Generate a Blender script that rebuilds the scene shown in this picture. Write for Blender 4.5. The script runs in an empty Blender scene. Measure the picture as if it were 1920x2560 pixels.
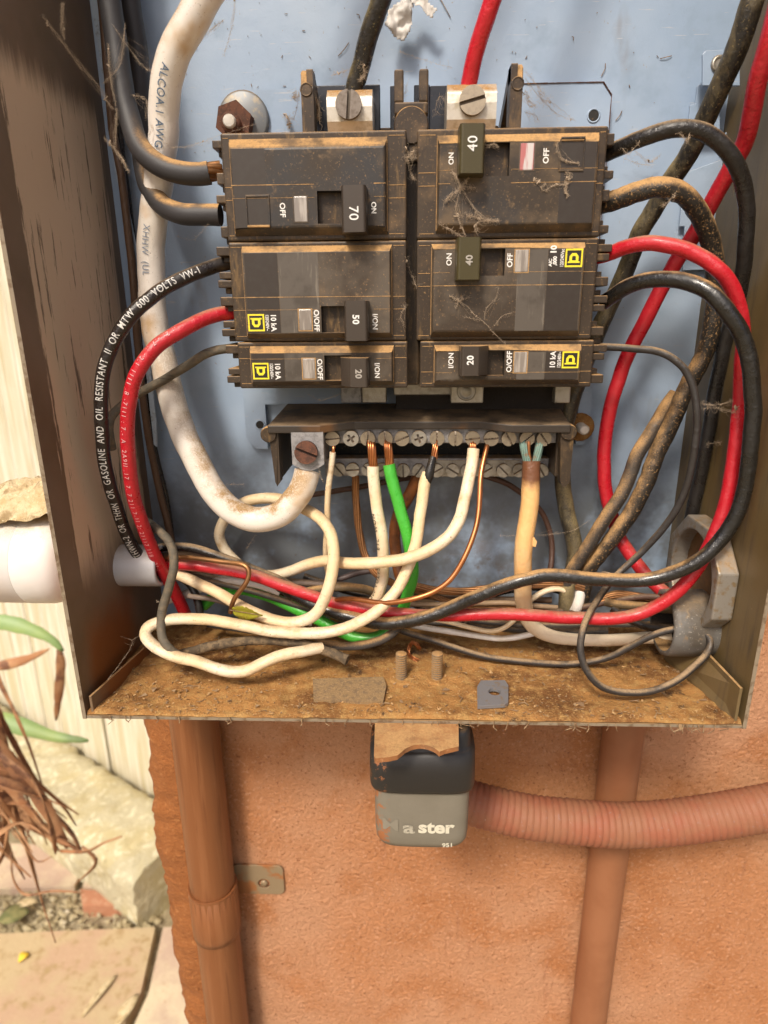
import bpy, bmesh, math, random
from mathutils import Vector, Matrix, noise
random.seed(7)
R = math.radians
MM = 0.001
scn = bpy.context.scene
COL = scn.collection

# ------------------------------------------------------------------ camera, world, sun, exposure
# units below: millimetres in the box's own frame (x right, z up, back panel at y = 0, the viewer at -y)
CAM = Vector((4.615, -324.8, -65.27)); PITCH = R(17.251); YAW = R(2.237); ROLL = R(-0.501); FPX = 1598.87
_fw = Vector((0, math.cos(PITCH), -math.sin(PITCH))); _up = Vector((0, math.sin(PITCH), math.cos(PITCH))); _rt = Vector((1, 0, 0))
_rt, _up = math.cos(ROLL)*_rt + math.sin(ROLL)*_up, -math.sin(ROLL)*_rt + math.cos(ROLL)*_up
_yaw = Matrix.Rotation(YAW, 3, 'Z'); _fw, _up, _rt = _yaw@_fw, _yaw@_up, _yaw@_rt
cd = bpy.data.cameras.new('camera'); cam = bpy.data.objects.new('camera', cd); COL.objects.link(cam); scn.camera = cam
cam.matrix_world = Matrix(((_rt.x, _up.x, -_fw.x, CAM.x*MM), (_rt.y, _up.y, -_fw.y, CAM.y*MM), (_rt.z, _up.z, -_fw.z, CAM.z*MM), (0, 0, 0, 1)))
cd.sensor_fit = 'HORIZONTAL'; cd.sensor_width = 24; cd.lens = FPX/1920*24
cd.clip_start = 0.01; cd.clip_end = 200
cd.dof.use_dof = True; cd.dof.focus_distance = 0.275; cd.dof.aperture_fstop = 10.5

SUN_EL, SUN_AZ = R(48), R(-21)          # from the upper left, in front of the box
to_sun = Vector((math.sin(SUN_AZ)*math.cos(SUN_EL), -math.cos(SUN_AZ)*math.cos(SUN_EL), math.sin(SUN_EL)))
world = bpy.data.worlds.new('World'); scn.world = world; world.use_nodes = True
wn = world.node_tree.nodes; wl = world.node_tree.links
sky = wn.new('ShaderNodeTexSky'); sky.sky_type = 'NISHITA'; sky.sun_disc = False
sky.dust_density = 6; sky.air_density = .7; sky.ozone_density = .6
sky.sun_elevation = SUN_EL; sky.sun_rotation = math.atan2(to_sun.x, to_sun.y)
wl.new(sky.outputs[0], wn['Background'].inputs[0]); wn['Background'].inputs[1].default_value = 0.066
sd = bpy.data.lights.new('sun', 'SUN'); sun = bpy.data.objects.new('sun', sd); COL.objects.link(sun)
sd.energy = 1.5; sd.angle = R(10); sd.color = (1, .91, .78)
sun.rotation_euler = to_sun.to_track_quat('Z', 'Y').to_euler(); sun.location = to_sun*3
scn.view_settings.view_transform = 'Standard'; scn.view_settings.look = 'None'
scn.view_settings.exposure = 1.12; scn.view_settings.gamma = 1; scn.view_settings.use_curve_mapping = False

# ------------------------------------------------------------------ helpers
def ray(u, v):
    return (_fw*FPX + _rt*(u-960) - _up*(v-1280)).normalized()
def at(u, v, h):                 # a point h mm in front of the back panel
    d = ray(u, v); return CAM + d*((-h-CAM.y)/d.y)
def atz(u, v, z):                # a point on the level z
    d = ray(u, v); return CAM + d*((z-CAM.z)/d.z)
def pxmm(p):                     # how many mm one photo pixel is at p
    return (p-CAM).dot(_fw)/FPX
WLOC = {}
def tag(o, label=None, cat=None, group=None, kind=None):
    if label: o['label'] = label
    if cat: o['category'] = cat
    if group: o['group'] = group
    if kind: o['kind'] = kind
    return o
def empty(name, loc, label=None, cat=None, group=None, roty=0):
    o = bpy.data.objects.new(name, None); COL.objects.link(o); o.location = Vector(loc)*MM; o.empty_display_size = .01
    o.rotation_euler = (0, roty, 0); WLOC[o] = Vector(loc); tag(o, label, cat, group); return o
class MB:
    def __init__(s): s.v = []; s.f = []; s.m = []; s.sm = []
    def add(s, vs, fs, m=0, smooth=False):
        b = len(s.v); s.v += [Vector(p) for p in vs]
        for f in fs: s.f.append([i+b for i in f]); s.m.append(m); s.sm.append(smooth)
    def box(s, x0, x1, y0, y1, z0, z1, m=0):
        vs = [(x, y, z) for z in (z0, z1) for y in (y0, y1) for x in (x0, x1)]
        s.add(vs, [(0,2,3,1),(4,5,7,6),(0,1,5,4),(2,6,7,3),(0,4,6,2),(1,3,7,5)], m); return s
    def prism(s, poly, y0, y1, m=0, axis='y', mside=None):
        n = len(poly); f = {'y': lambda a, b, d: (a, d, b), 'x': lambda a, b, d: (d, a, b), 'z': lambda a, b, d: (a, b, d)}[axis]
        vs = [f(a, b, y0) for a, b in poly] + [f(a, b, y1) for a, b in poly]
        s.add(vs, [list(range(n)), list(range(2*n-1, n-1, -1))], m)
        s.add(vs, [(i, i+n, (i+1) % n+n, (i+1) % n) for i in range(n)], m if mside is None else mside); return s
    def lathe(s, o, ax, prof, n=24, m=0, smooth=True, cap=True):   # prof: (dist along ax, radius)
        o = Vector(o); ax = Vector(ax).normalized(); a = ax.orthogonal().normalized(); b = ax.cross(a); vs = []
        for t, r in prof:
            for k in range(n): vs.append(o + ax*t + (a*math.cos(2*math.pi*k/n) + b*math.sin(2*math.pi*k/n))*r)
        fs = [(i*n+k, i*n+(k+1) % n, (i+1)*n+(k+1) % n, (i+1)*n+k) for i in range(len(prof)-1) for k in range(n)]
        s.add(vs, fs, m, smooth)
        if cap: s.add(vs[:n], [list(range(n-1, -1, -1))], m); s.add(vs[-n:], [list(range(n))], m)
        return s
    def tube(s, pts, rad, n=14, m=0, cap=True, jit=0, flat=None):
        fr = frames(pts); vs = []
        for i, (p, t, a, b) in enumerate(fr):
            r = rad[i] if isinstance(rad, list) else rad
            for k in range(n):
                an = 2*math.pi*k/n
                rr = r*(1 + (jit*noise.noise(p*.35 + Vector((k*.7, 0, 0))) if jit else 0))
                q = a*math.cos(an) + b*math.sin(an)
                if flat: q = q - flat[0]*(q.dot(flat[0]))*(1-flat[1])
                vs.append(p + q*rr)
        L = len(fr); s.add(vs, [(i*n+k, i*n+(k+1) % n, (i+1)*n+(k+1) % n, (i+1)*n+k) for i in range(L-1) for k in range(n)], m, True)
        if cap: s.add(vs[:n], [list(range(n-1, -1, -1))], m); s.add(vs[-n:], [list(range(n))], m)
        return s
    def build(s, name, mats, parent=None, local=False, bevel=0, label=None):
        me = bpy.data.meshes.new(name)
        off = Vector((0, 0, 0))
        if not local:
            lo = Vector([min(p[i] for p in s.v) for i in range(3)]); hi = Vector([max(p[i] for p in s.v) for i in range(3)]); off = (lo+hi)/2
        me.from_pydata([(p-off)*MM for p in s.v], [], s.f)
        mats = mats if isinstance(mats, (list, tuple)) else [mats]
        for q in mats: me.materials.append(q)
        me.polygons.foreach_set('material_index', s.m); me.polygons.foreach_set('use_smooth', s.sm)
        bm = bmesh.new(); bm.from_mesh(me); bmesh.ops.recalc_face_normals(bm, faces=bm.faces); bm.to_mesh(me); bm.free()
        o = bpy.data.objects.new(name, me); COL.objects.link(o); WLOC[o] = off
        if parent:
            o.parent = parent; o.location = (off - (Vector((0, 0, 0)) if local else WLOC[parent]))*MM
        else: o.location = off*MM
        if bevel:
            b = o.modifiers.new('edge', 'BEVEL'); b.width = bevel*MM; b.segments = 2; b.limit_method = 'ANGLE'; b.angle_limit = R(35)
        if label: o['label'] = label
        return o
def frames(pts):
    n = len(pts); T = []
    for i in range(n): T.append((pts[min(i+1, n-1)] - pts[max(i-1, 0)]).normalized())
    a = T[0].orthogonal().normalized(); out = []
    for i in range(n):
        a = (a - T[i]*a.dot(T[i])).normalized(); out.append((pts[i], T[i], a, T[i].cross(a)))
    return out
def spline(ctrl, step=2.2):      # centripetal Catmull-Rom, evenly resampled; ctrl rows may carry extra numbers after x, y, z
    C = [list(c) for c in ctrl]
    C = [[2*a-b for a, b in zip(C[0], C[1])]] + C + [[2*a-b for a, b in zip(C[-1], C[-2])]]
    dense = []
    for i in range(1, len(C)-2):
        p = C[i-1:i+3]; t = [0]
        for k in range(3): t.append(t[-1] + max(1e-3, math.dist(p[k][:3], p[k+1][:3]))**.5)
        m = max(3, int(math.dist(p[1][:3], p[2][:3])/step)+1)
        for j in range(m):
            x = t[1] + (t[2]-t[1])*j/m
            L = lambda A, B, ta, tb: [a*(tb-x)/(tb-ta) + b*(x-ta)/(tb-ta) for a, b in zip(A, B)]
            A1, A2, A3 = L(p[0], p[1], t[0], t[1]), L(p[1], p[2], t[1], t[2]), L(p[2], p[3], t[2], t[3])
            B1, B2 = L(A1, A2, t[0], t[2]), L(A2, A3, t[1], t[3]); dense.append(L(B1, B2, t[1], t[2]))
    dense.append(C[-2]); return dense
def rrect(x0, x1, z0, z1, r, n=4):
    P = []
    for cx, cz, a0 in ((x1-r, z1-r, 0), (x0+r, z1-r, 90), (x0+r, z0+r, 180), (x1-r, z0+r, 270)):
        for k in range(n+1): a = R(a0+90*k/n); P.append((cx+r*math.cos(a), cz+r*math.sin(a)))
    return P
def circ(cx, cz, r, n=16, a0=0): return [(cx+r*math.cos(2*math.pi*k/n+a0), cz+r*math.sin(2*math.pi*k/n+a0)) for k in range(n)]
def glyphs(txt, size, bold=0.0, space=1.0, shear=0):     # flat lettering as (verts 2D, faces), centred
    c = bpy.data.curves.new('lettering', 'FONT'); c.body = txt; c.size = size; c.align_x = 'CENTER'; c.align_y = 'CENTER'
    c.offset = bold; c.space_character = space; c.resolution_u = 3; c.shear = shear
    o = bpy.data.objects.new('lettering', c); COL.objects.link(o); bpy.context.view_layer.update()
    me = bpy.data.meshes.new_from_object(o.evaluated_get(bpy.context.evaluated_depsgraph_get()))
    v = [(p.co.x, p.co.y) for p in me.vertices]; f = [list(p.vertices) for p in me.polygons]
    bpy.data.objects.remove(o); bpy.data.curves.remove(c); bpy.data.meshes.remove(me)
    return v, f

# ------------------------------------------------------------------ materials
def mat(name, col, rough=.5, metal=0, var=(), dust=None, bump=(), spec=.5, coat=0, regions=(), alpha=1, trans=0, sheen=0, rvar=0):
    """var: (scale per mm or 3-vector, colour, lo, hi); dust: (colour, lo, hi, strength) settles on faces that look up."""
    m = bpy.data.materials.new(name); m.use_nodes = True; nt = m.node_tree; N = nt.nodes; Lk = nt.links
    bs = N['Principled BSDF']; geo = N.new('ShaderNodeNewGeometry')
    sc = N.new('ShaderNodeVectorMath'); sc.operation = 'SCALE'; sc.inputs[3].default_value = 1000; Lk.new(geo.outputs['Position'], sc.inputs[0])
    pos = sc.outputs[0]
    def nz(scale, detail=4, rough_=.6, seed=0):
        mp = N.new('ShaderNodeMapping'); s3 = scale if isinstance(scale, (tuple, list)) else (scale,)*3
        mp.inputs['Scale'].default_value = s3; mp.inputs['Location'].default_value = (seed*3.7, seed*1.3, seed*5.1); Lk.new(pos, mp.inputs[0])
        t = N.new('ShaderNodeTexNoise'); t.inputs['Scale'].default_value = 1; t.inputs['Detail'].default_value = detail; t.inputs['Roughness'].default_value = rough_
        Lk.new(mp.outputs[0], t.inputs['Vector']); return t.outputs['Fac']
    def mr(x, a, b, c=0, d=1):
        t = N.new('ShaderNodeMapRange'); t.interpolation_type = 'SMOOTHSTEP'
        for i, q in ((1, a), (2, b), (3, c), (4, d)): t.inputs[i].default_value = q
        Lk.new(x, t.inputs[0]); return t.outputs[0]
    def mth(op, a, b):
        t = N.new('ShaderNodeMath'); t.operation = op; t.use_clamp = True
        for i, q in ((0, a), (1, b)):
            if isinstance(q, (int, float)): t.inputs[i].default_value = q
            else: Lk.new(q, t.inputs[i])
        return t.outputs[0]
    def mix(fac, a, b):
        t = N.new('ShaderNodeMix'); t.data_type = 'RGBA'
        Lk.new(fac, t.inputs[0]) if not isinstance(fac, (int, float)) else setattr(t.inputs[0], 'default_value', fac)
        for i, q in ((6, a), (7, b)):
            if isinstance(q, (tuple, list)): t.inputs[i].default_value = (*q[:3], 1)
            else: Lk.new(q, t.inputs[i])
        return t.outputs[2]
    c = tuple(col); seed = (hash(name) % 97)*0 + sum(map(ord, name)) % 37
    for i, L in enumerate(var):
        s_, c2, lo, hi = L[:4]; f = mr(nz(s_, L[4] if len(L) > 4 else 4, .62, seed+i*2.3), lo, hi)
        c = mix(f, c, c2)
    sep = N.new('ShaderNodeSeparateXYZ'); Lk.new(pos, sep.inputs[0])
    for reg in regions:          # worn, stained or painted-shade areas with a shape of their own: (axis ranges, colour, ragged noise scale)
        f = None
        for ax, a0, a1, b1, b0 in reg[0]:
            x = sep.outputs[ax]
            w = N.new('ShaderNodeMath'); w.operation = 'MULTIPLY_ADD'; Lk.new(nz(reg[2], 5, .7, seed+9), w.inputs[0]); w.inputs[1].default_value = reg[3]; Lk.new(x, w.inputs[2])
            q = mth('MULTIPLY', mr(w.outputs[0], a0, a1), mr(w.outputs[0], b1, b0, 1, 0)); f = q if f is None else mth('MULTIPLY', f, q)
        if len(reg) > 4: f = mth('MULTIPLY', f, mr(nz(reg[4], 5, .7, seed+4), reg[5], reg[6]))
        c = mix(f, c, reg[1])
    rg = rough
    if rvar: rough_n = mr(nz(.11, 5, .7, seed+21), .35, .65, rough*.8, rough+rvar); rg = rough_n
    if dust:
        dc, lo, hi, st = dust[:4]
        sn = N.new('ShaderNodeSeparateXYZ'); Lk.new(geo.outputs['Normal'], sn.inputs[0])
        up = mr(sn.outputs[2], lo, hi)
        g = mr(nz(1.6, 3, .7, seed+1), .33, .56); big = mr(nz(.09, 4, .65, seed+5), .32, .6, .22, 1)
        f = mth('MULTIPLY', mth('MULTIPLY', up, big), mth('ADD', mth('MULTIPLY', g, .75), mth('MULTIPLY', up, .55)))
        f = mth('MULTIPLY', f, st)
        if len(dust) > 4:        # loose specks on every face
            f = mth('MAXIMUM', f, mth('MULTIPLY', mr(nz(1.1, 3, .75, seed+3), dust[4], dust[4]+.1), dust[5]))
        dcol = mix(nz(.7, 3, .7, seed+8), tuple(x*.62 for x in dc), tuple(min(1, x*1.3) for x in dc))
        c = mix(f, c, dcol)
        rm = N.new('ShaderNodeMapRange'); rm.inputs[3].default_value = rough; rm.inputs[4].default_value = .95; Lk.new(f, rm.inputs[0])
        if rvar: Lk.new(rough_n, rm.inputs[3])
        rg = rm.outputs[0]
    if isinstance(c, tuple): bs.inputs['Base Color'].default_value = (*c, 1)
    else: Lk.new(c, bs.inputs['Base Color'])
    if isinstance(rg, (int, float)): bs.inputs['Roughness'].default_value = rg
    else: Lk.new(rg, bs.inputs['Roughness'])
    bs.inputs['Metallic'].default_value = metal; bs.inputs['Specular IOR Level'].default_value = spec; bs.inputs['Coat Weight'].default_value = coat
    bs.inputs['Transmission Weight'].default_value = trans; bs.inputs['Coat Roughness'].default_value = .15
    prev = None
    for i, (s_, d_) in enumerate(bump):
        b = N.new('ShaderNodeBump'); b.inputs['Distance'].default_value = d_*MM; b.inputs['Strength'].default_value = 1
        Lk.new(nz(s_, 4, .65, seed+11+i), b.inputs['Height'])
        if prev is not None: Lk.new(prev, b.inputs['Normal'])
        prev = b.outputs[0]
    if prev is not None: Lk.new(prev, bs.inputs['Normal'])
    return m
DUST = (.46, .27, .11)
DD = (.33, .225, .125)
pl = dict(rough=.40, spec=.32, bump=((.9, .05),), dust=(DUST, .2, .8, 1.2, .60, .42))
M_PLASTIC = mat('black_brown_plastic', (.040, .028, .019), var=((.03, (.055, .040, .028), .35, .7), (.05, (.135, .088, .048), .52, .74), ((.25, .25, .06), (.14, .088, .04), .56, .72)), **pl)
M_PLATE = mat('breaker_face_plastic', (.052, .038, .027), var=((.03, (.105, .085, .065), .42, .62), (.9, (.12, .08, .045), .64, .8), ((.5, .5, .05), (.10, .075, .05), .60, .75), (.045, (.15, .105, .066), .54, .76), (.22, (.17, .115, .065), .60, .74)), **pl)
M_PLATE_OLD = mat('old_breaker_plastic', (.046, .034, .024), var=((.03, (.040, .038, .038), .38, .62), (.05, (.125, .088, .054), .48, .72), (.2, (.15, .10, .055), .60, .74), (.7, (.13, .085, .045), .62, .8)), **pl)
M_LABEL = mat('dark_label_film', (.030, .021, .015), rough=.45, var=((.3, (.034, .026, .02), .4, .7), (1.2, (.12, .085, .05), .68, .8)))
M_FADED = mat('faded_plastic', (.090, .075, .060), rough=.48, var=((.08, (.058, .046, .035), .45, .65), ((.5, .5, .06), (.17, .145, .115), .55, .72), (1.1, (.2, .15, .09), .68, .78)))
M_HANDLE = mat('handle_plastic', (.050, .038, .029), rough=.34, dust=(DUST, .3, .8, 1.3, .70, .4), bump=((1.5, .03),))
M_HANDLE_OLIVE = mat('olive_handle_plastic', (.060, .048, .018), rough=.34, dust=(DUST, .3, .8, 1.2, .68, .5), bump=((1.5, .03),))
M_HOLE = mat('slot_interior', (.010, .008, .006), rough=.6, dust=(DUST, .3, .9, .9, .62, .7))
M_DUST = mat('caked_dust', DUST, rough=.95, var=((.5, (.27, .165, .075), .4, .7), (2.5, (.52, .35, .19), .5, .75)), bump=((2.2, .25),))
M_CLEAR = mat('clear_window', (.22, .19, .165), rough=.15, coat=.8, var=(((.45, .2, .05), (.38, .34, .30), .42, .6),))
M_PINKWIN = mat('red_window', (.42, .13, .12), rough=.12, coat=.8, var=(((.3, .2, .03), (.55, .50, .48), .46, .56),))
M_WHITE = mat('white_print', (.78, .76, .72), rough=.5, var=((1.3, (.45, .40, .34), .58, .75),))
M_GREYPRINT = mat('worn_print', (.36, .33, .29), rough=.6)
M_YELLOW = mat('yellow_print', (.80, .66, .03), rough=.45, var=((.8, (.6, .46, .05), .55, .75),))
M_BLACKPRINT = mat('black_print', (.015, .012, .01), rough=.5)
BLUE = (.285, .380, .520)
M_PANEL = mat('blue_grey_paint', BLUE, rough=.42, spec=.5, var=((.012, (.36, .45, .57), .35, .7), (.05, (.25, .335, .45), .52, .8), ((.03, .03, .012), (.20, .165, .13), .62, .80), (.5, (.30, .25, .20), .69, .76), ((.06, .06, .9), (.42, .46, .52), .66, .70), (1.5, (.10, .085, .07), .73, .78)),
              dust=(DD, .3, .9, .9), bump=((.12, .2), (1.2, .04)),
              regions=((((0, -60, -20, 60, 90), (2, -230, -215, -190, -150)), (.13, .085, .05), .06, 30, .05, .40, .56), (((2, -260, -250, -150, -95),), (.135, .15, .165), .03, 50, .016, .34, .56)))  # brown stains; then patchy grey putting the shade below the breakers into the paint
M_BOX = mat('brown_wall_paint', (.20, .128, .077), rough=.5, var=((.02, (.15, .095, .05), .35, .7), (.8, (.25, .17, .09), .68, .78)), dust=(DUST, .3, .9, 1), bump=((.25, .1), (2, .04)),
            regions=(((( 1, -72, -71, -2, 2), (2, -172, -148, 20, 34)), (.64, .46, .31), (.5, .35, .025), 16, (.42, .3, .022), .37, .42),
                     ((( 0, -140, -136, 100, 130), (1, -82, -70, -40, -22), (2, -226, -222, -200, -176)), (.22, .075, .018), (.12, .12, .08), 14)))
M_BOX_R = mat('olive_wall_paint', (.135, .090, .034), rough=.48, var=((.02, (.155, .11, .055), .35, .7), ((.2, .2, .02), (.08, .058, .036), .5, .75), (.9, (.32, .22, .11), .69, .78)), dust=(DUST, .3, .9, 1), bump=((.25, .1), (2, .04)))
M_BOXOUT = mat('terracotta_box_paint', (.40, .16, .055), rough=.6, var=((.1, (.30, .12, .05), .4, .7),), dust=(DUST, .4, .9, .7), bump=((.4, .2),))
M_EDGE = mat('bare_sheet_edge', (.24, .19, .13), rough=.6, var=((.3, (.14, .09, .05), .45, .65),), dust=(DUST, .3, .8, .8))
M_FLOORDUST = mat('floor_dust', (.40, .200, .066), rough=.97, spec=.1, var=((.03, (.20, .092, .034), .44, .62), (.09, (.085, .050, .03), .60, .72), (.22, (.43, .25, .09), .45, .7), (1.1, (.55, .34, .14), .56, .72), (1.6, (.075, .05, .03), .62, .74)), bump=((.9, .8), (2.4, .4)))
M_STEEL = mat('dull_zinc', (.42, .39, .34), rough=.42, metal=.75, var=((.3, (.30, .27, .22), .4, .7), (1.2, (.2, .15, .1), .62, .75)), dust=(DUST, .45, .95, .9, .70, .3), bump=((1, .06),))
M_SCREW = mat('screw_steel', (.36, .30, .22), rough=.4, metal=.7, var=((.6, (.30, .25, .19), .4, .7),), dust=(DUST, .5, .95, .6, .72, .3), bump=((2.2, .06),))
M_SLOT = mat('screw_slot', (.50, .42, .33), rough=.5, metal=.4, var=((.8, (.16, .12, .08), .42, .6),))
M_GREYCAST = mat('grey_aluminium', (.34, .33, .33), rough=.55, metal=.35, var=((.5, (.22, .21, .21), .4, .7), (1.6, (.10, .09, .085), .62, .72)), dust=(DUST, .4, .9, .9, .68, .3), bump=((1.2, .12),))
M_LUG = mat('aluminium_lug', (.56, .52, .45), rough=.45, metal=.55, var=((.25, (.42, .37, .28), .45, .7), (1.1, (.2, .15, .09), .66, .76)), dust=(DUST, .4, .8, 1.2, .70, .5), bump=((.8, .1),))
M_DARKSCREW = mat('dark_lug_screw', (.19, .16, .135), rough=.5, metal=.5, var=((.5, (.12, .095, .075), .4, .7),), dust=(DUST, .5, .95, .5, .7, .3), bump=((1.5, .06),))
M_RUST = mat('rust', (.13, .052, .030), rough=.85, var=((.35, (.075, .034, .022), .4, .65), (1.5, (.24, .10, .045), .58, .72)), bump=((1.3, .2),))
M_ORANGERUST = mat('orange_rust_insulation', (.23, .075, .018), rough=.5, var=((.15, (.12, .042, .014), .4, .7),), bump=((.5, .1),))
M_COPPER = mat('bare_copper', (.62, .25, .10), rough=.3, metal=.9, var=((.1, (.42, .16, .06), .4, .7),))
M_OLDCOPPER = mat('old_copper', (.33, .155, .062), rough=.4, metal=.8, var=((.12, (.22, .11, .05), .4, .7),), dust=(DUST, .5, .95, .5))
M_VERDIGRIS = mat('verdigris_copper', (.16, .25, .21), rough=.7, metal=.2, var=((.4, (.22, .17, .11), .5, .7),))
wd = dict(bump=((.16, .6), (.45, .25), (1.6, .08)), rvar=.28)
M_WBLACK = mat('black_insulation', (.016, .014, .013), rough=.24, dust=(DD, .3, .92, 1.0, .68, .3), spec=.5, **wd)
M_WBLACK_CLEAN = mat('clean_black_insulation', (.018, .013, .011), rough=.24, dust=(DD, .55, 1.1, .7, .70, .25), **wd)
M_WGREY = mat('grey_black_insulation', (.050, .045, .040), rough=.4, dust=(DD, .05, .85, 1.0, .66, .35), **wd)
M_WCHAR = mat('charcoal_thick_insulation', (.036, .034, .036), rough=.55, dust=(DUST, .3, .8, 1.25, .72, .3), bump=((.2, .12), (2.0, .07)))
M_TAPE = mat('dusty_tape', (.022, .019, .016), rough=.38, dust=(DUST, -.1, .55, 1.3, .56, .8), bump=((.35, .5), (1.6, .15)))
M_RED = mat('red_insulation', (.46, .010, .020), rough=.27, dust=(DD, .35, 1.0, .8, .70, .3), coat=.12, **wd)
M_RED2 = mat('dusty_red_insulation', (.46, .012, .022), rough=.26, dust=(DD, .25, 1.0, .62, .74, .25), coat=.2, **wd)
M_REDFEED = mat('red_feed_insulation', (.52, .012, .024), rough=.2, dust=((.42, .20, .12), .12, .8, .9, .72, .3), coat=.3, **wd)
M_WHITEW = mat('cream_insulation', (.74, .56, .33), rough=.4, var=((.03, (.76, .65, .48), .4, .65), (.09, (.58, .40, .20), .55, .75), (.8, (.30, .19, .10), .645, .74), ((.4, .4, .4), (.62, .46, .28), .55, .7)), dust=((.46, .32, .17), .35, 1.0, .75, .74, .6), **wd)
M_WHITECOLD = mat('white_insulation', (.70, .66, .60), rough=.38, var=((.06, (.62, .54, .43), .5, .75),), dust=((.40, .30, .19), .4, 1.0, .8, .74, .6), **wd)
M_BIGWHITE = mat('big_white_insulation', (.76, .70, .62), rough=.33, var=((.02, (.78, .73, .68), .4, .65), (.024, (.56, .37, .19), .55, .70), (1.1, (.16, .10, .06), .67, .73)),
                 dust=((.36, .225, .10), -.15, .75, 1.2, .63, .75), bump=((.05, .3), (1.5, .06)))
M_ORANGEW = mat('yellowed_insulation', (.74, .43, .17), rough=.3, rvar=.2, var=((.05, (.72, .50, .27), .4, .7), (1.2, (.3, .14, .05), .71, .76)), bump=wd['bump'],
                regions=((((2, -400, -390, -204, -178),), (.76, .62, .44), .05, 10), (((2, -140, -133, 0, 10),), (.16, .065, .03), .35, 5)))
M_GREEN = mat('green_insulation', (.055, .40, .035), rough=.25, coat=.25, dust=(DD, .6, 1.15, .45, .78, .2), **wd)
M_SOCK = mat('cracked_grey_insulation', (.105, .088, .062), rough=.75, var=((.35, (.16, .12, .075), .45, .65), ((.05, .05, .5), (.05, .04, .03), .6, .7)), bump=((.5, .5),))
M_FLAT = mat('torn_tape', (.085, .060, .035), rough=.85, var=((.25, (.19, .13, .07), .42, .62), (.9, (.03, .025, .02), .6, .7)), bump=((.5, .6), (1.6, .3)))
M_PVC = mat('white_pvc', (.74, .71, .68), rough=.35, var=((.015, (.70, .62, .52), .5, .75), (.03, (.58, .36, .14), .70, .78)), dust=((.5, .38, .2), .5, 1, .9), bump=((.08, .15),))
M_PVCIN = mat('grey_white_pvc', (.46, .45, .46), rough=.4, var=((.1, (.42, .40, .39), .5, .7),), dust=(DD, .3, 1, .6), bump=((.3, .1),))
M_SANDY = mat('sandy_crust', (.66, .54, .33), rough=.95, var=((.09, (.34, .24, .12), .50, .66), (.25, (.30, .21, .10), .60, .70), (.12, (.52, .39, .20), .45, .68), (.5, (.72, .60, .38), .55, .7), (.8, (.2, .13, .07), .66, .75)), bump=((.4, 1.2), (1.3, .5)))
WALLC = (.50, .228, .105)
M_WALL = mat('terracotta_stucco', (.56, .252, .115), rough=.9, spec=.2, var=((.006, (.60, .315, .175), .38, .62), (.02, (.50, .205, .080), .45, .70), ((.1, .1, .010), (.43, .19, .10), .62, .76), (.42, (.63, .33, .185), .53, .66), (.5, (.33, .13, .058), .58, .70), (1.1, (.34, .145, .07), .60, .70), (.6, (.72, .58, .48), .715, .745)), bump=((.45, 2.2), (1.0, 1.0), (2.2, .3)))
M_WALLEDGE = mat('rough_terracotta_edge', (.30, .105, .026), rough=.95, var=((.05, (.28, .095, .022), .4, .7), (.4, (.44, .19, .06), .55, .75)), bump=((.15, 2.2), (.6, 1.4)))
M_PIPE = mat('terracotta_pipe_paint', (.205, .074, .025), rough=.4, var=(((.25, .25, .012), (.245, .096, .036), .45, .68), ((.3, .3, .012), (.16, .054, .018), .55, .7), ((.5, .5, .04), (.60, .48, .38), .73, .78)), bump=(((.5, .5, .03), .25),))
M_PIPE2 = mat('tan_pipe_paint', (.29, .118, .054), rough=.45, var=((.03, (.25, .096, .042), .4, .7), (.7, (.6, .5, .42), .76, .8)), bump=((.3, .1),))
M_FLEX = mat('flexible_conduit_paint', (.275, .118, .064), rough=.6, spec=.3, var=((.05, (.29, .10, .055), .4, .65), (.5, (.27, .15, .12), .6, .72), (.6, (.7, .6, .55), .72, .78)), bump=((.6, .2),))
M_LOCKGREY = mat('grey_padlock_vinyl', (.175, .155, .118), rough=.55, var=((.04, (.20, .18, .14), .4, .7),), bump=((1, .08),),
                 regions=(((( 0, -60, -58, -1, 0.5), (2, -400, -399, -200, -199)), (.32, .12, .045), .12, 5, .16, .50, .60),))
M_LOCKBLACK = mat('black_padlock_cover', (.020, .018, .017), rough=.42, dust=(DUST, .7, 1.1, .4, .72, .35), bump=((.8, .06),),
                  regions=(((( 0, -60, -58, -3.5, -1.5), (2, -400, -399, -200, -199)), (.26, .10, .04), .12, 4, .2, .54, .60),))
M_HASP = mat('rusty_hasp', (.30, .12, .038), rough=.8, var=((.08, (.20, .10, .045), .4, .7), (.6, (.40, .19, .08), .55, .7)), dust=(DUST, .3, .9, .95), bump=((.8, .3),))
M_STRAP = mat('bare_strap', (.30, .22, .13), rough=.5, metal=.3, var=((.06, (.36, .15, .055), .48, .6),), bump=((.5, .1),))
M_WEB = mat('dusty_web', (.50, .39, .28), rough=.9, spec=.1)
M_TWIG = mat('dry_debris', (.20, .12, .06), rough=.9, var=((.3, (.32, .21, .11), .45, .6), (.3, (.06, .04, .025), .6, .7)))
M_PAPER = mat('white_paper', (.60, .575, .54), rough=.75, var=((.05, (.60, .53, .45), .5, .75),), bump=((.25, .5),))
M_LEAF = mat('yellow_green_leaf', (.32, .30, .02), rough=.5, var=((.25, (.22, .17, .02), .48, .62), (.9, (.30, .14, .03), .62, .72)), bump=((.6, .3),))
M_FENCE = mat('pale_fence_wood', (.66, .61, .48), rough=.75, var=(((.05, .05, .003), (.52, .46, .29), .4, .62), ((.12, .12, .004), (.76, .73, .62), .5, .7), ((.08, .08, .005), (.50, .42, .26), .60, .72)), bump=(((.2, .2, .01), .8),))
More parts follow.
